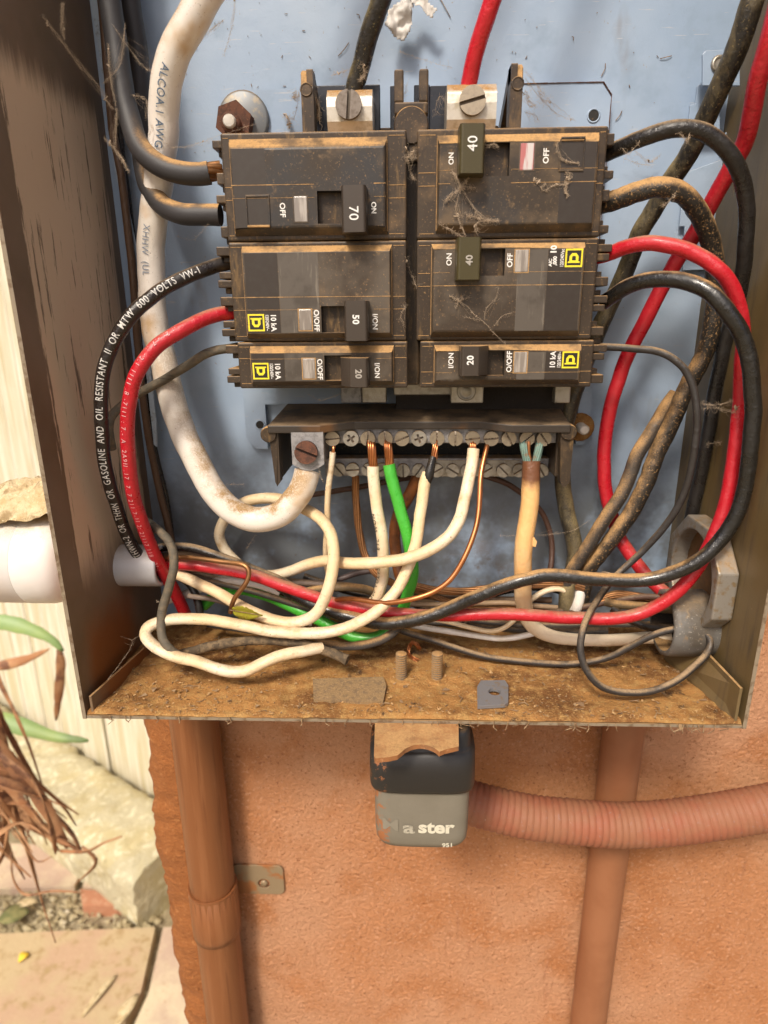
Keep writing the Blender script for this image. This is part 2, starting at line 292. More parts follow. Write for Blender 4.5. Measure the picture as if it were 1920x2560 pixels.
M_RAIL = mat('weathered_stone_beam', (.50, .45, .30), rough=.9, var=((.012, (.48, .41, .23), .4, .65), (.05, (.68, .63, .44), .5, .7), (.09, (.24, .20, .11), .64, .74)), bump=((.03, 6), (.12, 3)))
M_PAVER = mat('pink_paver', (.46, .33, .25), rough=.9, var=((.008, (.60, .50, .34), .4, .65), (.06, (.45, .31, .21), .55, .75), (.3, (.68, .55, .40), .6, .75)), bump=((.1, 1.5), (.4, .6)))
M_PAVER2 = mat('sandy_paver', (.47, .36, .21), rough=.9, var=((.008, (.46, .31, .20), .42, .62), (.05, (.36, .25, .12), .5, .7), (.3, (.58, .48, .31), .6, .75)), bump=((.1, 1.5), (.4, .6)))
M_BRICK = mat('red_brick', (.44, .20, .11), rough=.9, var=((.05, (.54, .32, .20), .45, .7),), bump=((.12, 2),))
M_SOIL = mat('soil', (.34, .28, .17), rough=.97, var=((.02, (.22, .17, .10), .4, .65), (.1, (.50, .44, .30), .52, .7)), bump=((.06, 6), (.25, 2)))
M_GRAVEL = mat('gravel_bits', (.46, .39, .24), rough=.9, var=((.03, (.30, .24, .13), .4, .6), (.04, (.58, .52, .40), .55, .7)))
M_DRYLEAF = mat('dry_brown_leaf', (.36, .165, .070), rough=.7, var=(((.02, .02, .02), (.46, .25, .12), .42, .62), (.05, (.17, .075, .04), .50, .66)), bump=((.1, .8),))
M_GREENLEAF = mat('green_strap_leaf', (.22, .33, .12), rough=.5, var=((.01, (.30, .40, .12), .4, .65),))
M_PEBBLE = mat('dark_leaf_litter', (.13, .14, .05), rough=.9, var=((.05, (.22, .2, .08), .4, .6),))
M_YELLOWLEAF = mat('yellow_fallen_leaf', (.72, .50, .04), rough=.7)

# ------------------------------------------------------------------ ground, fence and other surroundings
XL, XR, ZB, ZT, HF = -133.5, 143.4, -229.4, 200.0, 93.0      # inside of the box
GZ = -1265.0
g = MB(); n = 90
gx = [-4200 + 8400*i/n for i in range(n+1)]; gy = [-3200 + 9000*i/n for i in range(n+1)]
g.add([(x, y, GZ + 9*noise.noise(Vector((x*.006, y*.006, 3))) - 8) for y in gy for x in gx],
      [(j*(n+1)+i, j*(n+1)+i+1, (j+1)*(n+1)+i+1, (j+1)*(n+1)+i) for j in range(n) for i in range(n)], 0, True)
g.add([(-9e4, -9e4, GZ-30), (9e4, -9e4, GZ-30), (9e4, 9e4, GZ-30), (-9e4, 9e4, GZ-30)], [(0, 1, 2, 3)])
tag(g.build('ground', M_SOIL), kind='structure')
pv = empty('paving', atz(150, 2430, GZ)); tag(pv, kind='structure')
def slab(px, z0, z1, m, name='paver'):
    P = [atz(u, v, z1) for u, v in px]; pts = [(p.x, p.y) for p in P]
    return MB().prism(pts, z0, z1, axis='z').build(name, m, pv, bevel=4)
slab([(-420, 2350), (388, 2318), (352, 2480), (270, 2640), (-420, 2660)], GZ-30, GZ+16, M_PAVER2)
slab([(408, 2318), (560, 2310), (620, 2650), (296, 2650), (372, 2480)], GZ-30, GZ+16, M_PAVER)
slab([(-380, 2085), (222, 2118), (186, 2216), (-380, 2236)], GZ-30, GZ+14, M_PAVER)
slab([(240, 2130), (330, 2178), (318, 2226), (206, 2216)], GZ-30, GZ+22, M_PAVER)
slab([(200, 2222), (318, 2232), (322, 2262), (206, 2266)], GZ-30, GZ+20, M_BRICK, 'brick')
gr = MB()
for i in range(420):
    u = random.uniform(-40, 400); v = random.uniform(2228, 2335); p = atz(u, v, GZ-2); s = random.choice([4, 5, 6, 8, 11]) * random.uniform(.6, 1.3)
    vs = [p + Vector((s*random.uniform(.5, 1)*a, s*random.uniform(.5, 1)*b, s*random.uniform(.3, .8)*c + s*.3)) for a, b, c in ((1,0,0),(-1,0,0),(0,1,0),(0,-1,0),(0,0,1),(0,0,-1))]
    gr.add(vs, [(0,2,4),(2,1,4),(1,3,4),(3,0,4),(2,0,5),(1,2,5),(3,1,5),(0,3,5)])
tag(gr.build('gravel', M_GRAVEL), 'small pale gravel and crumbs along the gap between pavers', kind='stuff')
def litter(name, lab, u, v, L, W, m, rot):
    c = atz(u, v, GZ+17); mb = MB(); d = Vector((math.cos(rot), math.sin(rot), 0)); s = Vector((-d.y, d.x, 0)); vs = []; K = 8
    for i in range(K+1):
        t = i/K; w = W*math.sin(math.pi*min(.97, max(.03, t)))**.8; b = Vector((0, 0, 6*math.sin(t*3.1)))
        vs += [c + d*(t-.5)*L + s*w/2 + b + Vector((0, 0, 3)), c + d*(t-.5)*L + b, c + d*(t-.5)*L - s*w/2 + b + Vector((0, 0, 3))]
    mb.add(vs, [(3*i+k, 3*i+k+1, 3*i+k+4, 3*i+k+3) for i in range(K) for k in (0, 1)], 0, True)
    o = mb.build(name, m); o.modifiers.new('thick', 'SOLIDIFY').thickness = .0012; tag(o, lab, 'leaf')
litter('fallen_leaf', 'round dark green leaf lying on the soil strip at left', 34, 2292, 58, 46, M_PEBBLE, .4)
litter('fallen_leaf', 'small bright yellow leaf on the sandy paver', 60, 2396, 20, 17, M_YELLOWLEAF, 1.0)
litter('fallen_leaf', 'pale orange leaf between the paver and the brick', 66, 2262, 46, 22, M_SANDY, .3)
litter('fallen_leaf', 'curled tan leaf at the joint of the two near pavers', 318, 2528, 60, 22, M_SANDY, 1.3)
litter('fallen_leaf', 'thin tan leaf standing on the sandy paver', 250, 2490, 80, 12, M_SANDY, 1.2)

# weathered beam on the ground in front of the fence
a, b = atz(-130, 1800, GZ+60), atz(430, 2190, GZ+60); dd = (b-a); dd.z = 0; L = dd.length; dn = dd.normalized(); sn_ = Vector((-dn.y, dn.x, 0))
mb = MB(); K = 190; S = 44; vs = []
for i in range(K+1):
    for k in range(S):
        an = 2*math.pi*k/S; cx, cz = math.cos(an), math.sin(an)
        q = 1/max(abs(cx), abs(cz)); q = min(q, 1.22)
        p = a + dn*L*i/K + sn_*cx*q*92 + Vector((0, 0, cz*q*74))
        vs.append(p + (sn_*cx + Vector((0, 0, cz)))*(4*noise.noise(p*.012) + 7*noise.noise(p*.035) + 5*noise.noise(p*.11))*(1 if cz > -.2 else .3))
mb.add(vs, [(i*S+k, i*S+(k+1) % S, (i+1)*S+(k+1) % S, (i+1)*S+k) for i in range(K) for k in range(S)], 0, True)
mb.add(vs[:S], [list(range(S))]); mb.add(vs[-S:], [list(range(S))])
tag(mb.build('garden_beam', M_RAIL), 'rough pale yellow beam lying diagonally on the ground before the fence', 'beam')

# fence of upright planks beyond the wall's end
f0 = a - dn*2600 + sn_*math.copysign(112, (a-CAM).dot(sn_)); fn = sn_*math.copysign(1, (a-CAM).dot(sn_)); fl_ = 2600 + L + 330
fe = empty('fence', f0 + dn*fl_/2, 'sunlit fence of pale upright planks beyond the wall', 'fence'); fe.location.z = GZ*MM; WLOC[fe].z = GZ
def fbox(s0, s1, d0, d1, z0, z1, name, bv):
    mb = MB(); P = [f0 + dn*q + fn*e for q, e in ((s0, d0), (s1, d0), (s1, d1), (s0, d1))]
    mb.prism([(p.x, p.y) for p in P], z0, z1, axis='z'); mb.build(name, M_FENCE, fe, bevel=bv)
x = 0
while x < fl_:
    w = random.uniform(84, 112); dy = random.uniform(-4, 4)
    fbox(x, min(x+w, fl_), dy, dy+18, GZ+random.uniform(-2, 8), GZ+2050+random.uniform(-20, 20), 'plank', 3); x += w + random.uniform(3, 8)
for z in (350, 1500): fbox(0, fl_, 26, 70, GZ+z, GZ+z+90, 'rail', 2)

# dried plant hanging at the lower left
def blade(pts, w, m, parent, name='leaf', fold=.3, twist=0.0):
    C = spline([tuple(p) for p in pts], 12); C = [Vector(c) for c in C]; fr = frames(C); vs = []; K = len(C)
    for i, (p, t, _, _) in enumerate(fr):
        f = i/(K-1); ww = w/2*(math.sin(math.pi*min(.98, .12+.86*f))**.6)*(1+.3*noise.noise(p*.06))
        side = t.cross((CAM-p).normalized()).normalized(); nn = side.cross(t)
        side = (side*math.cos(twist*f*3) + nn*math.sin(twist*f*3)).normalized(); nn = side.cross(t)
        vs += [p + side*ww + nn*ww*fold, p, p - side*ww + nn*ww*fold]
    mb = MB(); mb.add(vs, [(3*i+k, 3*i+k+1, 3*i+k+4, 3*i+k+3) for i in range(K-1) for k in (0, 1)], 0, True)
    o = mb.build(name, m, parent); s = o.modifiers.new('thick', 'SOLIDIFY'); s.thickness = .0012; return o
dp = empty('dry_plant', atz(-160, 2250, GZ), 'dead plant with curled brown strap leaves beside the pale beam', 'plant')
H0 = -330
for pts, w in (([(-60, 1840), (40, 1930), (120, 2010), (185, 2080), (205, 2125)], 62), ([(-60, 1930), (30, 1965), (110, 2060), (190, 2122)], 44), ([(-40, 1700), (10, 1820), (70, 1940), (150, 2060), (195, 2110)], 30),
               ([(-70, 1800), (-10, 1900), (40, 2040), (75, 2160), (104, 2260), (138, 2358)], 24), ([(-50, 2050), (-5, 2020), (20, 1960), (36, 1880)], 36), ([(-40, 1560), (0, 1700), (40, 1780), (75, 1860), (112, 1978)], 20),
               ([(-30, 1980), (30, 2060), (70, 2120), (95, 2152), (130, 2140)], 12), ([(28, 2130), (34, 2200), (60, 2236), (130, 2228), (212, 2232)], 10), ([(-60, 2200), (-5, 2150), (15, 2060), (8, 1960)], 30),
               ([(150, 2128), (215, 2128), (262, 2106), (305, 2092)], 14), ([(-50, 1880), (30, 1940), (90, 2050), (160, 2110)], 60), ([(-50, 1800), (20, 1900), (100, 2000), (170, 2120)], 50), ([(-60, 2010), (20, 1990), (90, 2030), (150, 2126)], 40), ([(-40, 2110), (10, 2080), (60, 2060), (110, 2090)], 30), ([(-30, 1750), (0, 1850), (18, 1960), (10, 2080)], 44), ([(205, 2116), (240, 2150), (186, 2214)], 16)):
    k = random.uniform(-40, 40); blade([at(u, v, H0+k+ (u*.12)) for u, v in pts], w*.30, M_DRYLEAF, dp, fold=random.uniform(.3, 1.1), twist=random.uniform(-.9, .9))
for i in range(18):
    u0, v0 = random.uniform(-90, 10), random.uniform(1700, 2010); u1, v1 = random.uniform(60, 210), random.uniform(1990, 2150); bow = random.uniform(-60, 60)
    if i > 12: u1, v1 = random.uniform(-20, 90), random.uniform(2060, 2230)
    pts = [(u0, v0), (u0+(u1-u0)*.35+bow*.6, v0+(v1-v0)*.3), (u0+(u1-u0)*.7+bow*.5, v0+(v1-v0)*.68), (u1, v1)]; k = random.uniform(-70, 70)
    blade([at(u, v, H0+k+random.uniform(-14, 14)) for u, v in pts], random.choice([3, 5, 6, 9, 13]), M_DRYLEAF, dp, fold=random.uniform(.2, 1.2), twist=random.uniform(-1.2, 1.2))
st = MB(); st.tube([Vector(c) for c in spline([tuple(atz(-160, 2250, GZ)), tuple(at(-150, 2050, H0)), tuple(at(-60, 1840, H0))], 20)], 9, n=8); st.build('stem', M_DRYLEAF, dp)
gp = empty('green_plant', atz(-300, 1900, GZ), 'plant sending two blurred green strap leaves in from the left', 'plant')
blade([at(u, v, -420) for u, v in ((-200, 1640), (-80, 1560), (10, 1556), (80, 1575), (130, 1600), (158, 1628))], 21, M_GREENLEAF, gp)
blade([at(u, v, -420) for u, v in ((-220, 1760), (-60, 1785), (60, 1818), (140, 1842), (222, 1852))], 22, M_GREENLEAF, gp)
blade([at(u, v, -420) for u, v in ((-160, 1680), (-20, 1668), (60, 1650), (124, 1622))], 14, M_DRYLEAF, gp, 'stalk')
blade([at(u, v, -420) for u, v in ((148, 1622), (152, 1660), (146, 1740), (140, 1800))], 12, M_DRYLEAF, gp, 'stalk')
MB().tube([Vector(c) for c in spline([tuple(atz(-300, 1900, GZ)), tuple(at(-300, 1800, -430)), tuple(at(-200, 1690, -420))], 20)], 8, n=8).build('stem', M_GREENLEAF, gp)

# ------------------------------------------------------------------ stucco wall
WY = 7.0
we = at(352, 1840, -WY).x; W = empty('stucco_wall', (200, WY+90, GZ), 'terracotta stucco wall with a rough left end behind the panel box', 'wall')
mb = MB(); nx, nz_ = 3, 2
X0, X1, Z0, Z1 = we+20, 275.0, -640.0, -215.0
mb.box(X0, 1500, WY+2.6, WY+180, GZ-20, 1400)
mb.box(X1+.01, 1500, WY, WY+2.5, GZ-20, 1400); mb.box(X0, X1, WY, WY+2.5, Z1+.01, 1400); mb.box(X0, X1, WY, WY+2.5, GZ-20, Z0-.01)
ST = 1.05; NXw, NZw = int((X1-X0)/ST), int((Z1-Z0)/ST); vs = []
for j in range(NZw+1):
    for i in range(NXw+1):
        x, z = X0+(X1-X0)*i/NXw, Z0+(Z1-Z0)*j/NZw
        p = Vector((x*.17, z*.17, 2)); q = noise.noise(p); q2 = noise.noise(Vector((x*.42, z*.42, 7))); q3 = noise.noise(Vector((x*.035, z*.035, 4)))
        q = noise.noise(p*2.4); pit = max(0, abs(q+.4*q2)*-4.2+.9)
        y = WY + .35*q2 + .45*pit + .8*q3
        if i in (0, NXw) or j in (0, NZw): y = WY
        vs.append((x, y, z))
mb.add(vs, [(j*(NXw+1)+i, j*(NXw+1)+i+1, (j+1)*(NXw+1)+i+1, (j+1)*(NXw+1)+i) for j in range(NZw) for i in range(NXw)], 0, True)
mb.build('wall_face', M_WALL, W)
mb = MB(); K = 420; S = 12; vs = []
for i in range(K+1):
    z = -900 + 1300*i/K
    for k in range(S):
        t = k/(S-1)
        if t < .5: p = Vector((we+24 - 24*(t/.5)**.8, WY-1.2 + 7*(t/.5)**2.2, z))
        else: p = Vector((we - 1, WY+5.8 + 120*((t-.5)/.5)**1.6, z))
        q = noise.noise(p*.021)*4.0 + noise.noise(p*.075)*2.0 + noise.noise(p*.17 + Vector((9, 0, 0)))*1.5 + noise.noise(p*.4)*1.2 + noise.noise(p*.9)*.6
        f = min(1, t*5); vs.append(p + Vector((-q*.8*f, -q*.8*f - (1-f)*1.0, q*.4)))
mb.add(vs, [(i*S+k, i*S+k+1, (i+1)*S+k+1, (i+1)*S+k) for i in range(K) for k in range(S-1)], 0, True)
mb.build('wall_end', M_WALLEDGE, W)

# ------------------------------------------------------------------ panel box
B = empty('panel_box', ((XL+XR)/2, 0, ZB), 'open wall-mounted electrical panel box with blue back and brown side walls', 'panel box')
T = 1.6
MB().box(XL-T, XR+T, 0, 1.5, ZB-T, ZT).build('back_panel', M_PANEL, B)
def wallmesh(x0, x1, inner, m_in, name):
    # slab with its own paint inside, painted outside and a bare front edge
    mb = MB(); y0, y1 = -HF, 0
    vs = [(x, y, z) for z in (ZB-T, ZT) for y in (y0, y1) for x in (x0, x1)]
    fs = [((0,2,3,1), 1), ((4,5,7,6), 1), ((0,1,5,4), 2), ((2,6,7,3), 1), ((0,4,6,2), 0 if inner < 0 else 1), ((1,3,7,5), 0 if inner > 0 else 1)]
    for f, m in fs: mb.add(vs, [f], m)
    return mb.build(name, [m_in, M_BOXOUT, M_EDGE], B, bevel=.4)
wallmesh(XL-T, XL, 1, M_BOX, 'side_panel'); wallmesh(XR, XR+T, -1, M_BOX_R, 'side_panel')
mb = MB(); mb.box(XL+.02, XR-.02, -HF+.4, -.05, ZB-T, ZB-.3); mb.build('bottom_panel', [M_EDGE], B)
mb = MB(); mb.box(XL-T, XR+T, -HF, 0, ZT, ZT+T); mb.build('top_panel', M_BOX, B)
# folded corner flanges at the floor, the blue flange up the left corner, latch bracket, tabs
def sheet(pts, th, nrm, name, m, lab=None):
    P = [Vector(p) for p in pts]; nrm = Vector(nrm); mb = MB(); k = len(P)
    mb.add(P + [p + nrm*th for p in P], [list(range(k)), list(range(2*k-1, k-1, -1))] + [(i, i+k, (i+1) % k+k, (i+1) % k) for i in range(k)])
    return mb.build(name, m, B, bevel=.25, label=lab)
sheet([(XR-2, -92, ZB+.2), (XR-2, -92, ZB+17), (XR-3, -62, ZB+17), (XR-12, -42, ZB+4), (XR-12, -42, ZB+.2)], 1.2, (-1, 0, 0), 'corner_flange', M_BOX_R)
sheet([(XL+2, -92, ZB+.2), (XL+2, -92, ZB+9), (XL+7, -40, ZB+6), (XL+7, -40, ZB+.2)], 1.2, (1, 0, 0), 'corner_flange', M_BOX)
P = [at(u, v, 10) for u, v in ((214, -60), (238, -60), (302, 425), (345, 640), (391, 1060), (392, 1118), (384, 1112), (334, 655), (287, 425), (266, 250))]
sheet(P, 1.2, (0, 1, 0), 'edge_flange', mat('pale_blue_flange', (.36, .44, .53), rough=.3, var=((.3, (.25, .27, .29), .55, .7),), bump=((.3, .2),)))
P = [at(u, v, 14) for u, v in ((1757, 214), (1757, 136), (1764, 126), (1850, 122), (1850, 214))]
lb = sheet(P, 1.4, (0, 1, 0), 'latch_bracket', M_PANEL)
c = at(1797, 160, 14.2); mb = MB(); mb.lathe(c, (0, -1, 0), ((0, 3.3), (.8, 3.1), (1.1, 2.4), (.6, 1.6)), 20); mb.build('rivet', M_STEEL, B)
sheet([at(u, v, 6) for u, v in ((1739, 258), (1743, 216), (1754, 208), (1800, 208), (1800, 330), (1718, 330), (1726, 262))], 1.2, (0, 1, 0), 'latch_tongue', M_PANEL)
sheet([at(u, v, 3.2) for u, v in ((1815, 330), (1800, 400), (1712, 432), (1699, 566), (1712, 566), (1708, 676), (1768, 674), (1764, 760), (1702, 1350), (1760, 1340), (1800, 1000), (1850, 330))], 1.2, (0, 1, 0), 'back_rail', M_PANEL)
# studs through the floor, tab with a hole, flat patch under the dust
for u in (1003, 1092):
    p = atz(u, 1700, ZB); mb = MB(); mb.lathe(p, (0, 0, 1), ((-.2, 5.6), (.9, 5.4), (1.3, 4.6)), 18, 1)
    pr = []; zz = 0.5
    while zz < 14.2: pr += [(zz, 1.95), (zz+.4, 2.6), (zz+.8, 2.6), (zz+1.05, 1.95)]; zz += 1.15
    mb.lathe(p, (0, 0, 1), pr + [(zz, 1.9), (zz+.3, 1.2)], 16, 0, False)
    mb.build('stud', [mat('dusty_stud', (.25, .2, .14), rough=.6, metal=.4, dust=(DUST, -.2, .7, 1.1, .6, .8)), M_FLOORDUST], B)
# rusty stud and washer at the upper left of the mounting plate belong to the interior; see below
fl = MB(); NX, NY = 230, 78
def floor_h(x, y):
    v = Vector((x*.05, y*.05, 1)); h = 1.1 + 1.3*noise.noise(v) + .9*noise.noise(Vector((x*.16, y*.16, 5))) + .45*noise.noise(Vector((x*.5, y*.5, 9))) + .25*noise.noise(Vector((x*1.1, y*1.1, 2)))
    return max(.12, h + .9*max(0, 1-abs(y+88)/14))
fl.add([(XL+.4+(XR-XL-.8)*i/NX, -HF+.3+(HF-1)*j/NY, ZB-.25+floor_h(XL+.4+(XR-XL-.8)*i/NX, -HF+.3+(HF-1)*j/NY)*(.35 if j == 0 else 1)) for j in range(NY+1) for i in range(NX+1)],
       [(j*(NX+1)+i, j*(NX+1)+i+1, (j+1)*(NX+1)+i+1, (j+1)*(NX+1)+i) for j in range(NY) for i in range(NX)], 0, True)
tag(fl.build('dust', M_FLOORDUST), 'thick ochre dust covering the floor of the panel box', kind='stuff')
p = [atz(u, v, ZB+2.4) for u, v in ((782, 1699), (958, 1694), (966, 1715), (958, 1757), (900, 1757), (784, 1752))]
mb = MB(); mb.prism([(q.x, q.y) for q in p], ZB+.2, ZB+2.9, axis='z'); tag(mb.build('flat_plate', mat('dusty_plate', (.26, .165, .075), rough=.95, var=((.4, (.17, .11, .06), .45, .65), (1.5, (.36, .24, .12), .5, .7)), bump=((.6, .3), (1.8, .2)))), 'dust-coated flat rectangular piece lying at the front of the box floor', 'plate')
q = [atz(u, v, ZB+4) for u, v in ((1193, 1715), (1202, 1700), (1262, 1699), (1271, 1712), (1271, 1754), (1262, 1760), (1194, 1764))]
cx = sum(a.x for a in q)/len(q); cy = sum(a.y for a in q)/len(q)
mb = MB(); outer = [(a.x, a.y) for a in q]; nC = 14; inner = [(cx+2.6*math.cos(2*math.pi*k/nC), cy+2.6*math.sin(2*math.pi*k/nC)) for k in range(nC)]
def holed(mb, outer, cx, cy, r, d0, d1, axis='z', m=0, n=20):      # a plate with a round hole
    f = {'y': lambda a, b, d: (a, d, b), 'x': lambda a, b, d: (d, a, b), 'z': lambda a, b, d: (a, b, d)}[axis]
    def hit(an):
        dx, dz = math.cos(an), math.sin(an); best = 1e9
        for (x0, z0), (x1, z1) in zip(outer, outer[1:]+outer[:1]):
            ex, ez = x1-x0, z1-z0; den = dx*ez-dz*ex
            if abs(den) < 1e-9: continue
            t = ((x0-cx)*ez-(z0-cz_)*ex)/den; s = ((x0-cx)*dz-(z0-cz_)*dx)/den
            if t > 0 and -1e-6 <= s <= 1+1e-6: best = min(best, t)
        return (cx+dx*best, cz_+dz*best)
    cz_ = cy; angs = sorted(set([round(2*math.pi*k/n, 5) for k in range(n)] + [round(math.atan2(b-cy, a-cx) % (2*math.pi), 5) for a, b in outer]))
    O = [hit(a) for a in angs]; I = [(cx+r*math.cos(a), cy+r*math.sin(a)) for a in angs]; k = len(angs)
    vs = [f(*p, d) for d in (d0, d1) for p in O] + [f(*p, d) for d in (d0, d1) for p in I]; fs = []
    for i in range(k):
        j = (i+1) % k
        fs += [(i, j, 2*k+j, 2*k+i), (k+i, 3*k+i, 3*k+j, k+j), (i, k+i, k+j, j), (2*k+i, 2*k+j, 3*k+j, 3*k+i)]
    mb.add(vs, fs, m); return mb
holed(mb, outer, cx, cy, 2.7, ZB+2.2, ZB+3.8)
tag(mb.build('metal_tab', mat('grey_tab', (.24, .235, .24), rough=.5, metal=.4, var=((.25, (.26, .17, .08), .52, .7),), bump=((.6, .1),)), bevel=.3), 'grey metal tab with a round hole on the dusty floor near the two studs', 'tab')

# ------------------------------------------------------------------ interior: mounting plate, base with feed lugs
IN = empty('breaker_base', (8, 0, -60), 'black breaker base with two feed lugs on a blue-grey mounting plate', 'breaker base')
xl, xr = at(612, 1050, 5).x, at(1476, 1050, 5).x; zt = at(1200, 212, 5).z; xtl, xtr = at(560, 300, 5).x, at(1527, 260, 5).x
zb = at(1000, 1122, 5).z; zm = at(1000, 1000, 5).z
mb = MB()
out = [(xtr, zt-5), (xtr-4, zt), (xtl, zt), (xtl, -70), (xl, zm), (xl, zb+5), (xl+5, zb), (at(668, 1100, 5).x, zb), (at(668, 1100, 5).x, zm-2), (at(1440, 1100, 5).x, zm-2), (at(1440, 1100, 5).x, zb+2), (at(1460, 1100, 5).x, zb+2), (xr, zb+9), (xr, zm-4), (xtr, -60)]
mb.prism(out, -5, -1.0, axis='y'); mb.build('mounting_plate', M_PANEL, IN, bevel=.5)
def ringhole(u, v, h, r, name='hole'):
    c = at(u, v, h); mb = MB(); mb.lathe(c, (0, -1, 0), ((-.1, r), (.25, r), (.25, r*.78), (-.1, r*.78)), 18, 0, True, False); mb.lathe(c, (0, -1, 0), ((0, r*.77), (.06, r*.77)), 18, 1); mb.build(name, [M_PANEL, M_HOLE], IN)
mb = MB(); P_ = [(xtr, -60), (xtr, zt-5), (xtr-4, zt), (at(1310, 212, 5).x, zt)]
for (xa_, za_), (xb_, zb_) in zip(P_, P_[1:]):
    for k in range(24):
        f0, f1 = k/24, (k+1)/24; q = .16+.42*abs(noise.noise(Vector((k*.8, xa_, 1)))); cxa, cza, cxb, czb = xa_+(xb_-xa_)*f0, za_+(zb_-za_)*f0, xa_+(xb_-xa_)*f1, za_+(zb_-za_)*f1
        mb.box(min(cxa, cxb)-q*.5, max(cxa, cxb)+q*.5, -5.5, -4.2, min(cza, czb)-q*.5, max(cza, czb)+q*.5)
tag(mb.build('rust_edge', M_RUST, IN), kind='stuff')
ringhole(1484, 289, 5.1, 2.9); ringhole(650, 1062, 5.1, 2.6)
c = at(1449, 1067, 5.2); MB().lathe(c, (0, -1, 0), ((0, 7), (1.2, 7), (1.6, 6)), 18).lathe(c, (0, -1, 0), ((1, 2.6), (9, 2.5), (9.6, 1.8)), 14, 1).build('stud', [M_FLOORDUST, M_WHITECOLD], IN)
c = at(611, 300, 5); MB().lathe(c, (0, -1, 0), ((0, 11.2), (1.8, 11.2), (2.4, 10.2), (2.4, 0.1)), 36).build('washer', mat('grey_washer', (.19, .20, .21), rough=.5, metal=.4, var=((.2, (.30, .26, .2), .5, .65),), dust=(DD, .3, .9, 1)), IN)
c = at(592, 312, 8); mb = MB(); mb.prism([(c.x+8.2*math.cos(k*math.pi/3+.3), c.z+8.2*math.sin(k*math.pi/3+.3)) for k in range(6)], c.y-6, c.y, axis='y'); mb.build('nut', M_RUST, IN, bevel=.7)
c = at(578, 308, 16); mb = MB(); mb.lathe(c, (0, -1, 0), ((-6, 4.2), (1.8, 4.1), (2.2, 2.9), (2.2, 2.8)), 18, 0); mb.lathe(c, (0, -1, 0), ((2, 2.75), (3.6, 2.7), (4, 2.2)), 16, 1); mb.build('stud', [M_RUST, M_WHITECOLD], IN)
# black moulded base behind and between the breakers
xa, xb = -58.0, 70.0
mb = MB(); mb.box(-44, 52, -26, -5.2, -96, -2); mb.box(-34, 42, -22, -5.2, -2, 9); mb.box(2.2, 9.4, -44, -26, -95, 6); mb.build('base_moulding', M_PLASTIC, IN, bevel=.8)
z0 = at(1000, 318, 30).z
for u0, u1, vt in ((782, 950, 214), (975, 1000, 214), (1035, 1075, 212), (1075, 1118, 214)):
    A, Bq = at(u0, vt, 24), at(u1, vt, 24); MB().box(A.x, Bq.x, -24, -20, z0-12, A.z).build('barrier', mat('glossy_black_blade', (.018, .020, .026), rough=.18, dust=(DD, .5, .95, .8, .70, .5), bump=((.5, .1),)), IN, bevel=.4)
def post(u0, u1, vt, sgn):
    A, Bq = at(u0, vt, 44), at(u1, vt, 44); mb = MB()
    mb.prism([(-44, z0-14), (-44, A.z-6.5), (-42.8, A.z-1.2), (-41, A.z), (-36, A.z), (-36, z0-14)], A.x, Bq.x, axis='x')
    mb.prism([(-44.1, A.z-6), (-42.9, A.z-.9), (-41, A.z+.35), (-36.5, A.z+.35), (-36.5, A.z-1), (-41.5, A.z-1.5)], A.x+.3, Bq.x-.3, axis='x', m=1)
    xi, xo = (Bq.x, A.x) if sgn > 0 else (A.x, Bq.x)
    x0, x1 = (xi-2.4, xi) if sgn > 0 else (xi, xi+2.4)
    mb.prism([(-44, A.z), (-37, A.z), (-6, A.z-16), (-6, A.z-22), (-36, A.z-6), (-44, A.z-6)], x0, x1+.01, axis='x')
    mb.box(min(x0, x1), max(x0, x1), -40, -6, z0-14, A.z-22)
    o = mb.build('guide_post', [M_PLASTIC, M_DUST], IN, bevel=.5)
    c = at((u0+u1)/2, vt+52, 44.05); MB().lathe(c, (0, -1, 0), ((0, 2.4), (.3, 2.4), (.3, 1.9), (.12, 1.9)), 18).build('ejector_mark', M_PLASTIC, IN)
post(750, 781, 172, 1); post(1279, 1310, 157, -1)
c0 = at(1000, 172, 46); mb = MB(); cxx = at(1028, 300, 46).x
mb.box(cxx-6.5, cxx-2.9, -46, -40, c0.z-11, c0.z); mb.box(cxx+2.9, cxx+6.5, -46, -40, c0.z-11, c0.z); mb.box(cxx-6.5, cxx+6.5, -46, -40, c0.z-15, c0.z-10.8)
mb.box(cxx-3.6, cxx+3.6, -47, -30, z0-16, c0.z-14.8); mb.lathe(Vector((cxx, -41, at(1028, 314, 47).z)), (0, -1, 0), ((0, 6.7), (6.5, 6.7), (7, 6.2)), 26)
mb.build('centre_clip', M_PLASTIC, IN, bevel=.7)
def slotscrew(c, r, ang, parent, m, mslot, hd=1.6, name='screw', local=False):
    # head with a sawn slot: two raised segments over a lower disc
    mb = MB(); c = Vector(c); ca, sa = math.cos(ang), math.sin(ang); g_ = r*.13
    mb.lathe(c, (0, -1, 0), ((-hd, r*.96), (hd*.35, r), (hd*.35, .01)), 26, 1)
    for sgn in (1, -1):
        a0 = math.asin(g_/r); P = [(r*math.cos(a0+(math.pi-2*a0)*k/12), sgn*r*math.sin(a0+(math.pi-2*a0)*k/12)) for k in range(13)]
        Q = [(c.x+x*ca-y*sa, c.z+x*sa+y*ca) for x, y in P]
        if sgn < 0: Q = Q[::-1]
        mb.prism(Q, c.y-hd, c.y-hd*.3, 0)
    return mb.build(name, [m, mslot], parent, local=local, bevel=r*.05)
